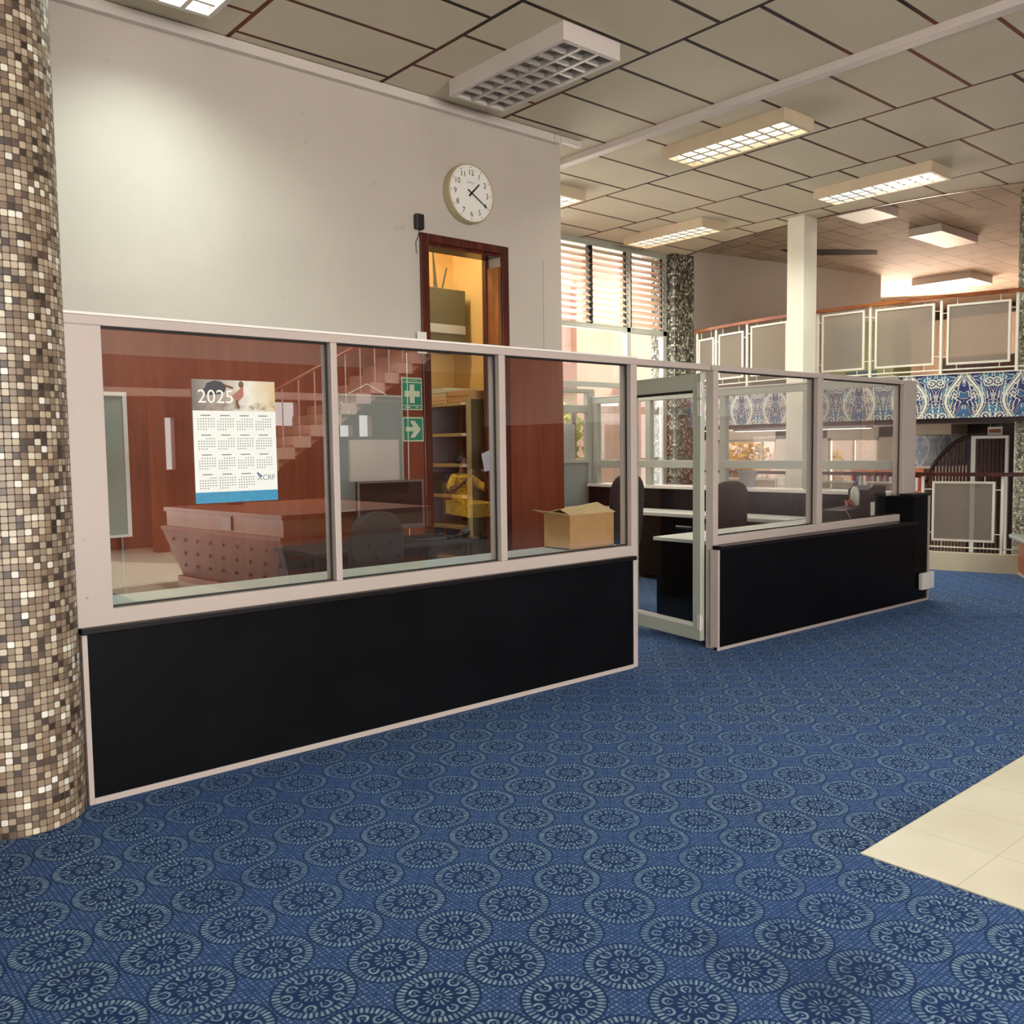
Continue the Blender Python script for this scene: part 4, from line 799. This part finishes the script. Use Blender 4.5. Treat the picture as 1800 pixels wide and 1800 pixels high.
ms = thing('computer_mouse', 'black and silver mouse lying next to the keyboard', 'mouse', (4.15, 5.68, 0.765), world=False)
MB().ell((0, 0, 0.015), 0.03, 0.055, 0.02).build('shell', M['black'], ms, smooth=True); MB().ell((0.012, -0.01, 0.024), 0.012, 0.03, 0.012).build('silver_flank', M['steel'], ms, smooth=True)
sc = thing('barcode_scanner', 'dark handheld scanner lying on the desk beside the mouse', 'scanner', (4.24, 5.50, 0.765), math.radians(20), world=False)
MB().tube([(-0.16, 0.02, 0.015), (-0.05, 0.0, 0.018), (0.0, 0, 0.03)], [0.012, 0.014, 0.02], 10).build('handle', M['black'], sc, smooth=True)
MB().lathe([(0.018, -0.02), (0.03, 0.0), (0.034, 0.05), (0.026, 0.055)], (0.02, 0.0, 0.036), 16, 'x').build('head', M['darkgrey'], sc, smooth=True)
def office_chair(label, loc, rz, fabric, top=1.0, wid=0.46):
    t = thing('office_chair', label, 'chair', loc, rz, group='swivel chairs in the glazed office', world=False)
    prof = []; h0 = 0.50
    n = 24
    for i in range(n+1):
        a = math.pi*i/n; prof.append((wid/2*math.copysign(abs(math.cos(a))**0.75, math.cos(a)), (top-0.22)+0.22*abs(math.sin(a))**0.75))
    prof = [(wid/2*0.86, h0+0.04), (wid/2*0.97, h0+0.2)] + prof + [(-wid/2*0.97, h0+0.2), (-wid/2*0.86, h0+0.04)]
    MB().prism([(x, 0.20+0.06*(z-h0), z) for x, z in prof], (0, 0.07, 0)).build('backrest', fabric, t, bevel=0.025, smooth=False, seg=3)
    MB().box(-0.24, 0.24, -0.27, 0.22, 0.42, 0.50).build('seat', fabric, t, bevel=0.03, seg=3)
    MB().obox((0, 0.22, 0.40), (0, 0.285, 0.75), 0.06, 0.012, (0, 1, 0)).build('back_support', M['black'], t)
    MB().lathe([(0.03, 0.09), (0.03, 0.28), (0.02, 0.28), (0.02, 0.42)], (0, 0, 0), 14).build('gas_column', M['black'], t)
    for k in range(5):
        a = 2*math.pi*k/5+0.3; e = (0.29*math.cos(a), 0.29*math.sin(a))
        MB().obox((0, 0, 0.10), (e[0], e[1], 0.075), 0.04, 0.03).build('base_arm', M['black'], t)
        MB().lathe([(0.026, -0.014), (0.026, 0.014)], (e[0], e[1], 0.027), 12, 'x').build('caster', M['black'], t)
    for s in (-1, 1): MB().tube([(s*0.25, -0.02, 0.44), (s*0.29, -0.02, 0.5), (s*0.29, 0.02, 0.66), (s*0.29, -0.14, 0.67), (s*0.29, 0.06, 0.67)], 0.014, 8).build('armrest', M['black'], t)
    return t
office_chair('charcoal office chair in front of the monitor desk', (2.915, 4.92, 0), math.radians(186), M['fabric'], 1.075, 0.40)
office_chair('black office chair seen through the open glass door', (6.05, 5.72, 0), math.radians(186), M['fabric'], 1.20, 0.46)
office_chair('dark brown office chair behind the right-hand partition window', (7.10, 5.34, 0), math.radians(176), M['brownfabric'], 1.11, 0.50)
# worktops behind the right section
d3 = thing('office_desk', 'black desk with white top just inside the glass door, under the right-hand windows', 'desk', (6.5, 4.2, 0))
MB().box(5.49, 7.94, 3.992, 4.66, 0.705, 0.733).build('desk_top', M['deskwhite'], d3, bevel=0.003)
MB().box(5.51, 5.54, 4.0, 4.64, 0, 0.705).build('side_panel', M['lam'], d3)
MB().box(5.54, 7.9, 4.02, 4.04, 0.1, 0.705).build('front_panel', M['lam'], d3)
d4 = thing('office_desk', 'dark desk with a white edge standing along the glazed return partition', 'desk', (7.5, 6.0, 0))
MB().box(7.45, 7.945, 4.70, 7.75, 0.70, 0.735).build('desk_top', M['deskwhite'], d4, bevel=0.003)
MB().box(7.48, 7.94, 4.74, 4.77, 0, 0.70).box(7.48, 7.94, 7.68, 7.71, 0, 0.70).build('side_panel', M['lam'], d4)
MB().box(7.52, 7.55, 4.77, 7.68, 0.05, 0.70).build('front_panel', M['lam'], d4)
for y in (5.15, 5.62): MB().box(7.512, 7.5195, y, y+0.16, 0.50, 0.64).build('taped_paper', M['tuft'], d4)
# things on the desks
pr = thing('label_printer', 'black printer with a tall paper tray on the desk under the end window', 'printer', (7.6, 4.1, 0.735))
MB().prism([(7.18, 3.996, 0.735), (7.94, 3.996, 0.735), (7.94, 3.996, 1.06), (7.72, 3.996, 1.07), (7.63, 3.996, 1.03), (7.63, 3.996, 0.89), (7.18, 3.996, 0.87)], (0, 0.20, 0)).build('body', M['black'], pr, bevel=0.006)
MB().box(7.66, 7.73, 3.992, 3.996, 0.80, 0.92).build('sticker', M['paper'], pr); MB().lathe([(0.01, -0.003), (0.01, 0)], (7.68, 3.996, 1.0), 10, 'y').build('indicator', M['tuft'], pr)
MB().tube([(7.22, 3.99, 0.88), (7.3, 3.988, 0.80), (7.45, 3.99, 0.742), (7.6, 3.99, 0.742)], 0.004, 6).build('cable', M['alu2'], pr)
bo = thing('water_bottle', 'clear plastic bottle with a purple cap standing on the low end of the printer', 'bottle', (7.56, 4.09, 0.89))
MB().lathe([(0.04, 0.892), (0.04, 1.0), (0.034, 1.03), (0.016, 1.06), (0.014, 1.07)], (7.56, 4.09, 0), 20).build('body', M['water'], bo, smooth=True); MB().lathe([(0.018, 1.065), (0.018, 1.095), (0.012, 1.105)], (7.56, 4.09, 0), 14).build('cap', M['purple'], bo)
tag(MB().tube([(7.38, 4.06, 0.892), (7.42, 4.1, 0.94), (7.48, 4.07, 0.90), (7.43, 4.09, 0.92), (7.49, 4.1, 0.95), (7.50, 4.06, 0.90)], 0.009, 6).build('cable_coil', plain('red_brown_cable', '#9a4a38', 0.5)), 'coil of red-brown cable lying on the low end of the printer', 'cable')
bk = thing('bucket', 'pale plastic bucket on the white ledge of the return partition', 'bucket', (8.2, 5.62, 0.992))
MB().lathe([(0.075, 0.994), (0.098, 1.15), (0.108, 1.15), (0.108, 1.17), (0.095, 1.17), (0.07, 1.0)], (8.25, 5.69, 0), 28).build('pail', M['bucket'], bk, smooth=False)
mg = thing('leaflet', 'blue and orange printed leaflet on the desk edge under the right-hand window', 'leaflet', (5.6, 4.1, 0.735))
MB().prism([(5.62, 4.0, 0.736), (5.91, 4.0, 0.736), (5.99, 4.20, 0.736), (5.69, 4.20, 0.736)], (0, 0, 0.002)).build('sheet', M['paper'], mg)
MB().prism([(5.63, 4.01, 0.738), (5.71, 4.01, 0.738), (5.77, 4.18, 0.738), (5.70, 4.18, 0.738)], (0, 0, 0.001)).build('blue_print', M['navyink'], mg)
f = MB()
for i in range(4): f.box(5.75+i*0.045, 5.775+i*0.045, 4.02+i*0.01, 4.15+i*0.01, 0.738, 0.739)
f.build('orange_print', M['redink'], mg)
# cardboard box on the inner sill
cbx = thing('cardboard_box', 'open brown cardboard box with loose flaps on the inner window sill', 'box', (4.1, 4.15, 0.80))
bx0, bx1, by0, by1, bz0, bz1 = 3.975, 4.378, 4.05, 4.287, 0.801, 1.018
w = 0.005
MB().box(bx0, bx1, by0, by0+w, bz0, bz1).box(bx0, bx1, by1-w, by1, bz0, bz1).box(bx0, bx0+w, by0+w, by1-w, bz0, bz1).box(bx1-w, bx1, by0+w, by1-w, bz0, bz1).box(bx0, bx1, by0+w, by1-w, bz0, bz0+w).build('carton', M['card'], cbx)
MB().prism([(bx0, by0, bz1), (bx1+0.005, by0-0.01, bz1), (bx1-0.03, by0+0.12, bz1+0.06), (bx0+0.03, by0+0.12, bz1+0.03)], (0, 0, 0.004)).build('flap', M['cardlight'], cbx)
MB().prism([(bx0, by0, bz1), (bx0, by1, bz1), (bx0-0.10, by1, bz1+0.03), (bx0-0.10, by0, bz1+0.02)], (0, 0, 0.004)).build('flap', M['cardlight'], cbx)
MB().prism([(bx0, by1, bz1), (bx1, by1, bz1), (bx1-0.02, by1-0.11, bz1+0.035), (bx0+0.02, by1-0.11, bz1+0.03)], (0, 0, 0.004)).build('flap', M['cardlight'], cbx)
# power socket at the end of the right section
so = thing('power_socket', 'white wall socket box at the bottom end of the black panel', 'socket', (8.2, 3.73, 0.12))
MB().box(8.07, 8.30, ry(8.2)-0.05, ry(8.2)-0.012, 0.115, 0.265).build('cover', M['white'], so, bevel=0.006); MB().box(8.10, 8.26, ry(8.2)-0.013, ry(8.2)+0.005, 0.13, 0.25).build('back_box', M['white'], so)

# ================================================================== MEZZANINE RAILING AND THINGS BEHIND
def railing(name, label, ya, yb, zf, ztop, dx, wood_m, posts, panels, low):
    t = thing(name, label, 'railing', (Xe((ya+yb)/2)+dx, (ya+yb)/2, zf))
    N = 24; pth = [(Xe(ya+(yb-ya)*i/N)+dx, ya+(yb-ya)*i/N) for i in range(N+1)]
    h = MB()
    for i in range(N): h.obox((pth[i][0], pth[i][1], ztop-0.02), (pth[i+1][0], pth[i+1][1], ztop-0.02), 0.065, 0.04)
    h.build('handrail', wood_m, t)
    h = MB().tube([(x, y, zf+low) for x, y in pth], 0.009, 8); h.build('bottom_bar', M['metalwhite'], t)
    for y in posts: MB().box(Xe(y)+dx-0.012, Xe(y)+dx+0.012, y-0.014, y+0.014, zf, ztop-0.04).build('post', M['metalwhite'], t)
    for y0, y1, z0, z1 in panels:
        p0 = Vector((Xe(y0)+dx, y0, 0)); p1 = Vector((Xe(y1)+dx, y1, 0)); d = p1-p0
        g = MB().obox(p0+Vector((0, 0, z1)), p1+Vector((0, 0, z1)), 0.022, 0.024).obox(p0+Vector((0, 0, z0)), p1+Vector((0, 0, z0)), 0.022, 0.024).box(p0.x-0.011, p0.x+0.011, p0.y-0.012, p0.y+0.012, z0-0.012, z1+0.012).box(p1.x-0.011, p1.x+0.011, p1.y-0.012, p1.y+0.012, z0-0.012, z1+0.012)
        for q in (0.15, 0.85):
            c_ = p0+d*q; g.tube([(c_.x, c_.y, z1), (c_.x, c_.y, ztop-0.04)], 0.005, 6); g.tube([(c_.x, c_.y, z0), (c_.x, c_.y, zf+low)], 0.005, 6)
        for yy_, pp in ((y0, p0), (y1, p1)):
            near = min(posts, key=lambda k: abs(k-yy_))
            for zz in (z0+0.08, z1-0.08): g.tube([(pp.x, pp.y, zz), (Xe(near)+dx, near, zz)], 0.006, 6)
        fr = g.build('panel_frame', M['metalwhite'], t)
        MB().obox(p0+Vector((0, 0, (z0+z1)/2)), p1+Vector((0, 0, (z0+z1)/2)), 0.006, z1-z0-0.02).build('frosted_pane', M['frost'], fr)
    return t
railing('mezzanine_railing', 'mezzanine railing with three frosted panels, between the white pillar and the green mosaic column', 3.80, 6.18, 2.21, 3.09, 0.03, M['rail'], (6.10, 5.43, 4.65, 3.92), ((3.99, 4.58, 2.32, 2.97), (4.73, 5.36, 2.33, 3.0), (5.51, 6.03, 2.33, 3.01)), 0.045)
railing('mezzanine_railing', 'mezzanine railing with frosted panels, between the dark mosaic column and the white pillar', 6.30, 8.25, 2.21, 3.09, 0.03, M['rail'], (6.45, 7.20, 7.80, 8.22), ((6.55, 7.12, 2.36, 3.0), (7.28, 7.73, 2.36, 2.96), (7.86, 8.17, 2.36, 2.94)), 0.07)
railing('stairwell_railing', 'dark floor-level handrail with one frosted panel, on the kerb past the black partition', 3.72, 4.80, 0.205, 1.10, -0.11, M['darkrail'], (3.97, 4.75), ((4.05, 4.64, 0.34, 0.99),), 0.055)
railing('stairwell_railing', 'floor-level handrail with frosted panels seen through the partition windows', 4.85, 8.2, 0.205, 1.10, -0.11, M['darkrail'], (4.9, 5.45, 6.05, 6.45, 7.6), ((4.95, 5.38, 0.34, 0.98), (5.53, 6.0, 0.34, 0.98), (6.6, 7.5, 0.34, 0.99)), 0.055)
fc = thing('filing_cabinet', 'blue-grey and olive steel cabinet behind the frosted mezzanine panels', 'cabinet', (13.2, 7.0, 2.2))
MB().box(13.0, 13.55, 6.46, 7.44, 2.18, 3.25).build('carcass', M['filing2'], fc)
MB().box(12.98, 13.0, 6.98, 7.42, 2.62, 3.2).build('drawer_front', M['filing'], fc); MB().box(12.98, 13.0, 6.72, 7.2, 2.25, 2.52).build('drawer_front', M['filing'], fc)
for z in (3.1, 2.95, 2.8): MB().box(12.965, 12.98, 7.1, 7.3, z, z+0.02).build('handle', M['steel'], fc)
sb = thing('sideboard', 'dark wooden furniture behind the last frosted mezzanine panel', 'furniture', (13.8, 5.2, 2.2))
MB().box(13.5, 13.9, 4.5, 6.0, 2.18, 2.62).build('carcass', M['frame'], sb); MB().box(13.48, 13.92, 4.48, 6.02, 2.62, 2.66).build('top', M['redwood'], sb); 
tag(MB().box(13.1, 13.4, 4.62, 4.82, 2.2, 2.78).build('black_case', M['black'], bevel=0.01), 'tall black case on the mezzanine behind the railing by the mosaic column', 'case')

# ================================================================== LOWER LEVEL
st = thing('curved_stair_rail', 'dark curving balustrade of the stair on the lower level', 'stair railing', (13.2, 5.6, -1.3))
pth = []
for i in range(15):
    u = i/14; pth.append((13.0+0.25*u, 5.98-0.55*u, 0.85+0.66*math.sin(u*math.pi/2)**0.8))
MB().tube(pth, 0.028, 8).build('handrail', M['darkrail'], st, smooth=True)
for i in range(1, 13):
    x, y, z = pth[i]; MB().box(x-0.008, x+0.008, y-0.014, y+0.014, -1.25, z-0.02).build('baluster', M['darkrail'], st)
gt = thing('stair_gate', 'white-framed gate with dark bars at the top of the lower stair', 'gate', (13.2, 5.15, -1.3))
MB().box(13.2, 13.24, 4.93, 4.97, -1.3, 1.52).box(13.2, 13.24, 5.36, 5.42, -1.3, 1.52).box(13.2, 13.24, 4.97, 5.36, 1.48, 1.52).build('frame', M['white'], gt)
for k in range(7): MB().box(13.205, 13.225, 5.0+k*0.052, 5.028+k*0.052, -1.2, 1.48).build('bar', M['darkrail'], gt)
sg = thing('hanging_sign', 'small white framed sign above the lower stair gate', 'sign', (13.3, 5.15, 1.55))
MB().box(13.3, 13.32, 5.05, 5.24, 1.53, 1.64).build('board', M['white'], sg); MB().tube([(13.31, 5.08, 1.64), (13.31, 5.08, 1.72)], 0.006, 6).build('hanger', M['steel'], sg); MB().tube([(13.31, 5.21, 1.64), (13.31, 5.21, 1.72)], 0.006, 6).build('hanger', M['steel'], sg); MB().box(13.29, 13.3, 5.07, 5.22, 1.56, 1.61).build('dark_face', M['redwood'], sg)
bs = thing('bookcase', 'low orange wooden bookcase against the papered wall on the lower level', 'bookcase', (14.9, 7.0, -1.3))
MB().box(13.9, 14.2, 6.4, 7.6, 0.98, 1.03).box(13.9, 14.2, 6.4, 6.44, -1.3, 0.98).box(13.9, 14.2, 7.56, 7.6, -1.3, 0.98).box(14.17, 14.2, 6.44, 7.56, -1.3, 0.98).box(13.9, 14.17, 6.44, 7.56, 0.66, 0.69).box(13.9, 14.17, 6.44, 7.56, 0.34, 0.37).build('carcass', M['bookcase'], bs)
spines = [plain('book_spine_'+n, c, 0.6) for n, c in (('red', '#9c3b34'), ('white', '#d8d0c2'), ('dark', '#33272a'), ('pink', '#c58a86'), ('blue', '#4d5d84'))]
y = 6.46; k = 0
while y < 7.5:
    wd = 0.03+0.02*random.random(); hh = 0.2+0.06*random.random()
    tag(MB().box(13.93, 14.12, y, y+wd, 0.691, 0.691+hh).build('book', spines[k % 5]), 'upright book on the top shelf of the orange bookcase', 'book', 'books in the lower level bookcase'); y += wd+0.004; k += 1
ll = thing('added_lower_strip', 'strip light added under the mezzanine soffit to brighten the lower level', 'ceiling light', (12.6, 7.6, 1.6))  # strip and its area lamp added to brighten the lower level
MB().box(12.5, 12.7, 6.6, 8.9, 1.66, 1.71).build('housing', M['white'], ll); MB().box(12.52, 12.68, 6.62, 8.88, 1.652, 1.66).build('diffuser', M['lightwarm'], ll)
area('added_lower_fill', (12.6, 7.7, 1.64), (13.4, 7.2, -1), 0.2, 2.2, 70, (1, 0.94, 0.86))
# wooden counter at the edge of the picture
ct = thing('service_counter', 'red-brown wooden counter with a metal-edged grey top below the green mosaic column', 'counter', (10.6, 3.3, 0))
MB().prism([(10.52, 3.80, 0.03), (9.35, 3.10, 0.03), (9.75, 2.4, 0.03), (10.95, 3.1, 0.03)], (0, 0, 0.36)).build('body', M['redwood'], ct)
MB().prism([(10.50, 3.90, 0.39), (9.25, 3.12, 0.39), (9.70, 2.35, 0.39), (10.98, 3.08, 0.39)], (0, 0, 0.05)).build('top', M['boardgrey'], ct, bevel=0.02)
MB().prism([(10.53, 3.81, 0.0), (9.33, 3.105, 0.0), (9.75, 2.39, 0.0), (10.96, 3.1, 0.0)], (0, 0, 0.03)).build('plinth', M['alu'], ct)

# ================================================================== HALL BEHIND THE CAMERA (seen mirrored in the glass)
ic = thing('enquiry_counter', 'tufted enquiry counter with wooden top, mirrored in the first partition window', 'counter', (4.6, -1.0, 0))
fx0 = [(3.66, -2.2), (3.90, 0.12), (5.6, 0.12), (5.6, -2.2)]
def off(d): return [(fx0[0][0]-d, fx0[0][1]), (fx0[1][0]-d, fx0[1][1]+d), (fx0[2][0], fx0[2][1]+d), fx0[3]]
MB().prism([(x, y, 0.80) for x, y in off(0.03)], (0, 0, 0.045)).build('counter_top', M['redwood'], ic)
MB().prism([(x, y, 0.64) for x, y in off(0.0)], (0, 0, 0.16)).build('fascia_board', M['fascia'], ic)
MB().prism([(x, y, 0.605) for x, y in off(0.07)], (0, 0, 0.035)).build('moulding', M['redwood'], ic)
f = MB(); a = off(0.06); b = off(-0.16); va = [f.bm.verts.new((x, y, 0.605)) for x, y in a]; vb = [f.bm.verts.new((x, y, 0.07)) for x, y in b]
for i in range(4): f.bm.faces.new((va[i], va[(i+1) % 4], vb[(i+1) % 4], vb[i]))
f.bm.faces.new(va); f.bm.faces.new(vb[::-1]); f.build('upholstered_front', M['tuft'], ic)
bt = MB()
for rr in range(3):
    z = 0.5-rr*0.15; d = 0.06-0.22*(0.605-z)/0.535
    for k in range(8):
        u = (k+0.5+0.5*(rr % 2))/8.5; bt.ell((3.66-d+(0.24)*u-0.003, -2.15+2.25*u, z), 0.012, 0.02, 0.02)
    for k in range(6): bt.ell((4.0+k*0.27+0.13*(rr % 2), 0.12+d+0.002, z), 0.02, 0.012, 0.02)
bt.build('tuft_buttons', plain('dark_mauve_button', '#6b5555', 0.5), ic)
MB().prism([(x, y, 0.0) for x, y in off(-0.10)], (0, 0, 0.07)).build('plinth', M['redwood'], ic)
nt = thing('paper_notice', 'white paper note taped on the counter fascia, mirrored in the glass', 'paper', (3.77, -0.75, 0.7)); 
MB().prism([(3.772, -1.0, 0.655), (3.792, -0.80, 0.655), (3.792, -0.80, 0.80), (3.772, -1.0, 0.80)], (-0.003, 0, 0)).build('sheet', M['paper'], nt)
pl = thing('potted_plant', 'terracotta pot with tall strap leaves on the counter, mirrored in the glass', 'plant', (4.5, -2.0, 0.845))
MB().lathe([(0.11, 0.845), (0.16, 1.10), (0.17, 1.10), (0.17, 1.13), (0.14, 1.13), (0.1, 0.86)], (4.35, -2.0, 0), 20).build('pot', M['terracotta'], pl)
for k in range(7):
    a = k*0.9; MB().tube([(4.35+0.04*math.cos(a), -2+0.04*math.sin(a), 1.1), (4.35+0.1*math.cos(a), -2+0.1*math.sin(a), 1.45), (4.35+0.26*math.cos(a), -2+0.26*math.sin(a), 1.75+0.05*k)], [0.02, 0.028, 0.004], 5).build('leaf', M['leafdark'], pl)
sr = thing('staircase', 'open concrete staircase with thin railing at the rear of the hall, mirrored in the glass', 'staircase', (7.5, -5.0, 0))
f = MB()
for k in range(14): f.box(5.9+k*0.27, 6.17+k*0.27, -5.6, -4.5, 1.15+k*0.17, 1.15+(k+1)*0.17)
f.build('steps', M['pink'], sr)
f = MB().prism([(5.9, -5.55, 1.0), (9.75, -5.55, 3.42), (9.75, -5.55, 3.6), (5.9, -5.55, 1.2)], (0, 1.0, 0)); f.build('soffit_beam', M['fascia'], sr)
MB().tube([(5.9, -4.52, 2.2), (9.6, -4.52, 4.15)], 0.025, 8).build('handrail', M['redwood'], sr)
for k in range(14): MB().tube([(6.0+k*0.27, -4.52, 1.3+k*0.17), (6.0+k*0.27, -4.52, 2.22+k*0.142)], 0.01, 6).build('baluster', M['whitemetal'], sr)
f = MB().box(3.0, 9, -5.4, -5.2, 2.25, 2.36); struct('trim_12', f, M['pink'])
for x0 in (4.62, 5.38, 6.0): struct('trim_13', MB().box(x0, x0+0.17, -5.45, -5.25, 0, 2.25), M['panel'])
tag(MB().box(6.6, 7.1, -5.75, -5.7, 1.25, 1.85).build('display_board', M['orange']), 'orange display board behind the stairs, mirrored in the glass', 'board')
tag(MB().box(7.3, 8.2, -4.4, -4.35, 0.95, 1.6).build('display_board', M['pink']), 'pale display board in front of the stairs, mirrored in the glass', 'board')

fixture('ceiling_light', 'ceiling light added over the enquiry counter to brighten the mirrored hall', 4.2, 4.75, -2.6, -1.4, 0.11, M['whitemetal'], M['lightcool'], 'added lights at the rear of the hall', power=150, spread=165)  # unseen light added to brighten the mirrored rear hall
fixture('ceiling_light', 'ceiling light added near the staircase to brighten the mirrored hall', 7.2, 7.75, -3.4, -2.2, 0.11, M['whitemetal'], M['lightcool'], 'added lights at the rear of the hall', power=150, spread=165)  # second added light, lifting the mirrored staircase
# seated reader in a yellow dotted dress
px, py = 9.0, -3.75
pe = thing('person', 'person in a yellow dotted dress sitting with raised arms, mirrored in the second window', 'person', (px, py, 0))
jt = [((0, 0, .50), .13), ((0, .0, .66), .125), ((0, .01, .84), .13), ((0, .015, .97), .10), ((0, .02, 1.05), .05), ((0, .035, 1.12), .058), ((0, .045, 1.19), .085), ((0, .04, 1.27), .078), ((0, .035, 1.32), .045), ((0, .125, 1.185), .016)]
ed = [(0, 1), (1, 2), (2, 3), (3, 4), (4, 5), (5, 6), (6, 7), (7, 8), (6, 9)]
def limb(root, chain):
    k = root
    for p_, r_ in chain: jt.append((p_, r_)); ed.append((k, len(jt)-1)); k = len(jt)-1
    return k
for sd in (-1, 1):
    hnd = limb(3, [((sd*.16, 0, .98), .06), ((sd*.30, .10, .84), .043), ((sd*.34, .22, .78), .04), ((sd*.22, .36, .92), .032), ((sd*.15, .40, 1.0), .024), ((sd*.13, .42, 1.04), .03)])
    for q in range(4): limb(hnd, [((sd*(.16-.022*q), .435, 1.075), .010), ((sd*(.16-.022*q), .42, 1.105-.006*abs(q-1)), .009), ((sd*(.155-.021*q), .395, 1.12-.006*abs(q-1)), .008)])
    limb(hnd, [((sd*.17, .40, 1.04), .010), ((sd*.175, .385, 1.075), .009)])
    limb(0, [((sd*.10, .05, .50), .10), ((sd*.13, .42, .50), .075), ((sd*.13, .46, .47), .065), ((sd*.12, .43, .26), .052), ((sd*.12, .41, .09), .038), ((sd*.12, .45, .045), .036), ((sd*.125, .56, .03), .028)])
pm = bpy.data.meshes.new('body'); pm.from_pydata([p_ for p_, r_ in jt], ed, []); pb = bpy.data.objects.new('body', pm); COL.objects.link(pb)
pm.materials.append(plain('brown_skin', '#8a5a40', 0.6)); pb.parent = pe
pb.modifiers.new('skin', 'SKIN'); pb.modifiers.new('smooth', 'SUBSURF').levels = 1; pb.modifiers['smooth'].render_levels = 1
for v_, (p_, r_) in zip(pm.skin_vertices[0].data, jt): v_.radius = (r_, r_)
pm.skin_vertices[0].data[0].use_root = True
t = NT('yellow_dotted_cloth'); v, x, y, z = t.coords(); vo = t.node('ShaderNodeTexVoronoi'); t.link(v, vo.inputs['Vector']); vo.inputs['Scale'].default_value = 22
t.base(t.mix(t.math('LESS_THAN', vo.outputs['Distance'], 0.28), lin('#f0b92a'), lin('#6a3d1c'))); t.set(0.85)
dr = MB().lathe([(.10, 1.03), (.17, .98), (.185, .86), (.16, .70), (.19, .56), (.24, .46)], (0, 0.01, 0), 20)
for sd in (-1, 1): dr.tube([(sd*.14, 0, .98), (sd*.30, .10, .84), (sd*.34, .20, .80)], [.075, .068, .066], 10)
dr.prism([(-.24, -.12, .40), (.24, -.12, .40), (.27, .58, .36), (-.27, .58, .36)], (0, 0, .21)); do = dr.build('dress', t.m, None); do.parent = pe
ho = MB().ell((0, -.0, 1.25), .098, .105, .11).ell((0, -.07, 1.18), .07, .06, .10).build('hair', M['ink'], None, smooth=True); ho.parent = pe
cs = thing('reading_chair', 'wooden chair under the person in the yellow dress, mirrored in the glass', 'chair', (px, py, 0), world=False)
MB().box(-.22, .22, -.2, .22, .36, .395).build('seat', M['redwood'], cs); MB().box(-.22, .22, -.23, -.2, .36, .9).build('backrest', M['redwood'], cs)
for sx_ in (-.2, .17):
    for sy_ in (-.22, .18): MB().box(sx_, sx_+.03, sy_, sy_+.03, 0, .36).build('leg', M['redwood'], cs)

# ================================================================== OUTSIDE
f = MB().box(-10, 60, 8.7, 60, -1.7, -1.6).box(15.8, 60, -20, 8.7, -1.7, -1.6).box(-20, 40, -40, -6.4, -0.3, -0.1); struct('ground', f, M['ground'])
bd = thing('building', 'pale pink building outside the louvred windows', 'building', (12, 15, -1.6))
MB().box(13.2, 15.4, 12.2, 13.2, -1.6, 9).build('wing', M['pink'], bd)
MB().box(3, 30, 17, 18, -1.6, 8).build('wall', M['pinkwhite'], bd)
MB().box(3, 30, 16.2, 17, 3.0, 3.5).build('canopy', M['pink'], bd)
for k in range(6): MB().box(9+k*2.6, 9.35+k*2.6, 16.6, 17, 3.5, 8).build('pier', M['pink'], bd)
for k in range(6):
    wn = MB().box(9.7+k*2.6, 11.2+k*2.6, 16.95, 17.02, 4.6, 7.0).build('window', M['alu2'], bd); MB().box(9.8+k*2.6, 11.1+k*2.6, 16.93, 16.95, 4.7, 6.9).build('pane', M['clear'], wn)
def tree(label, x, y, h, cr, z0, mat, n=420, name='tree'):
    t = thing(name, label, 'tree', (x, y, z0), group='trees outside the windows')
    MB().tube([(x, y, z0), (x+0.1, y, z0+h*0.5), (x-0.05, y+0.1, z0+h*0.8)], [0.12, 0.08, 0.04], 8).tube([(x+0.05, y, z0+h*0.4), (x+0.6, y+0.2, z0+h*0.75)], [0.05, 0.02], 6).tube([(x+0.05, y, z0+h*0.35), (x-0.7, y-0.1, z0+h*0.7)], [0.05, 0.02], 6).build('stem', M['trunk'], t)
    rnd = random.Random(int(x*100+y*10)); f = MB()
    for i in range(n):
        a = rnd.random()*6.283; b = math.acos(2*rnd.random()-1); rr = cr*(rnd.random()**0.4)
        c = Vector((x+rr*math.sin(b)*math.cos(a), y+rr*math.sin(b)*math.sin(a)*0.8, z0+h*0.75+rr*math.cos(b)*0.9)); d = Vector((rnd.uniform(-1, 1), rnd.uniform(-1, 1), rnd.uniform(-1, 1))).normalized(); e = d.orthogonal().normalized(); s = 0.09+0.08*rnd.random()
        f.poly([c-d*s, c+e*s*0.45, c+d*s, c-e*s*0.45])
    f.build('foliage', mat, t, norm=False)
MB().box(21, 21.4, 6, 18, -1.6, 4.2).build('wall', M['pinkwhite'], bd)
tree('bright green tree outside beyond the back partition', 10.3, 11.4, 3.9, 1.3, -1.6, M['leaf'], 900)
tree('yellow-green tree outside behind the glass door', 12.0, 14.0, 4.4, 1.5, -1.6, M['leaf'], 700)
tree('golden shrub outside the lower level window', 18.8, 13.1, 3.4, 0.8, -1.6, M['straw'], 420, 'shrub')
tree('yellowish bush outside the lower window by the pillar', 19.4, 11.2, 3.2, 0.6, -1.6, M['straw'], 300, 'shrub')
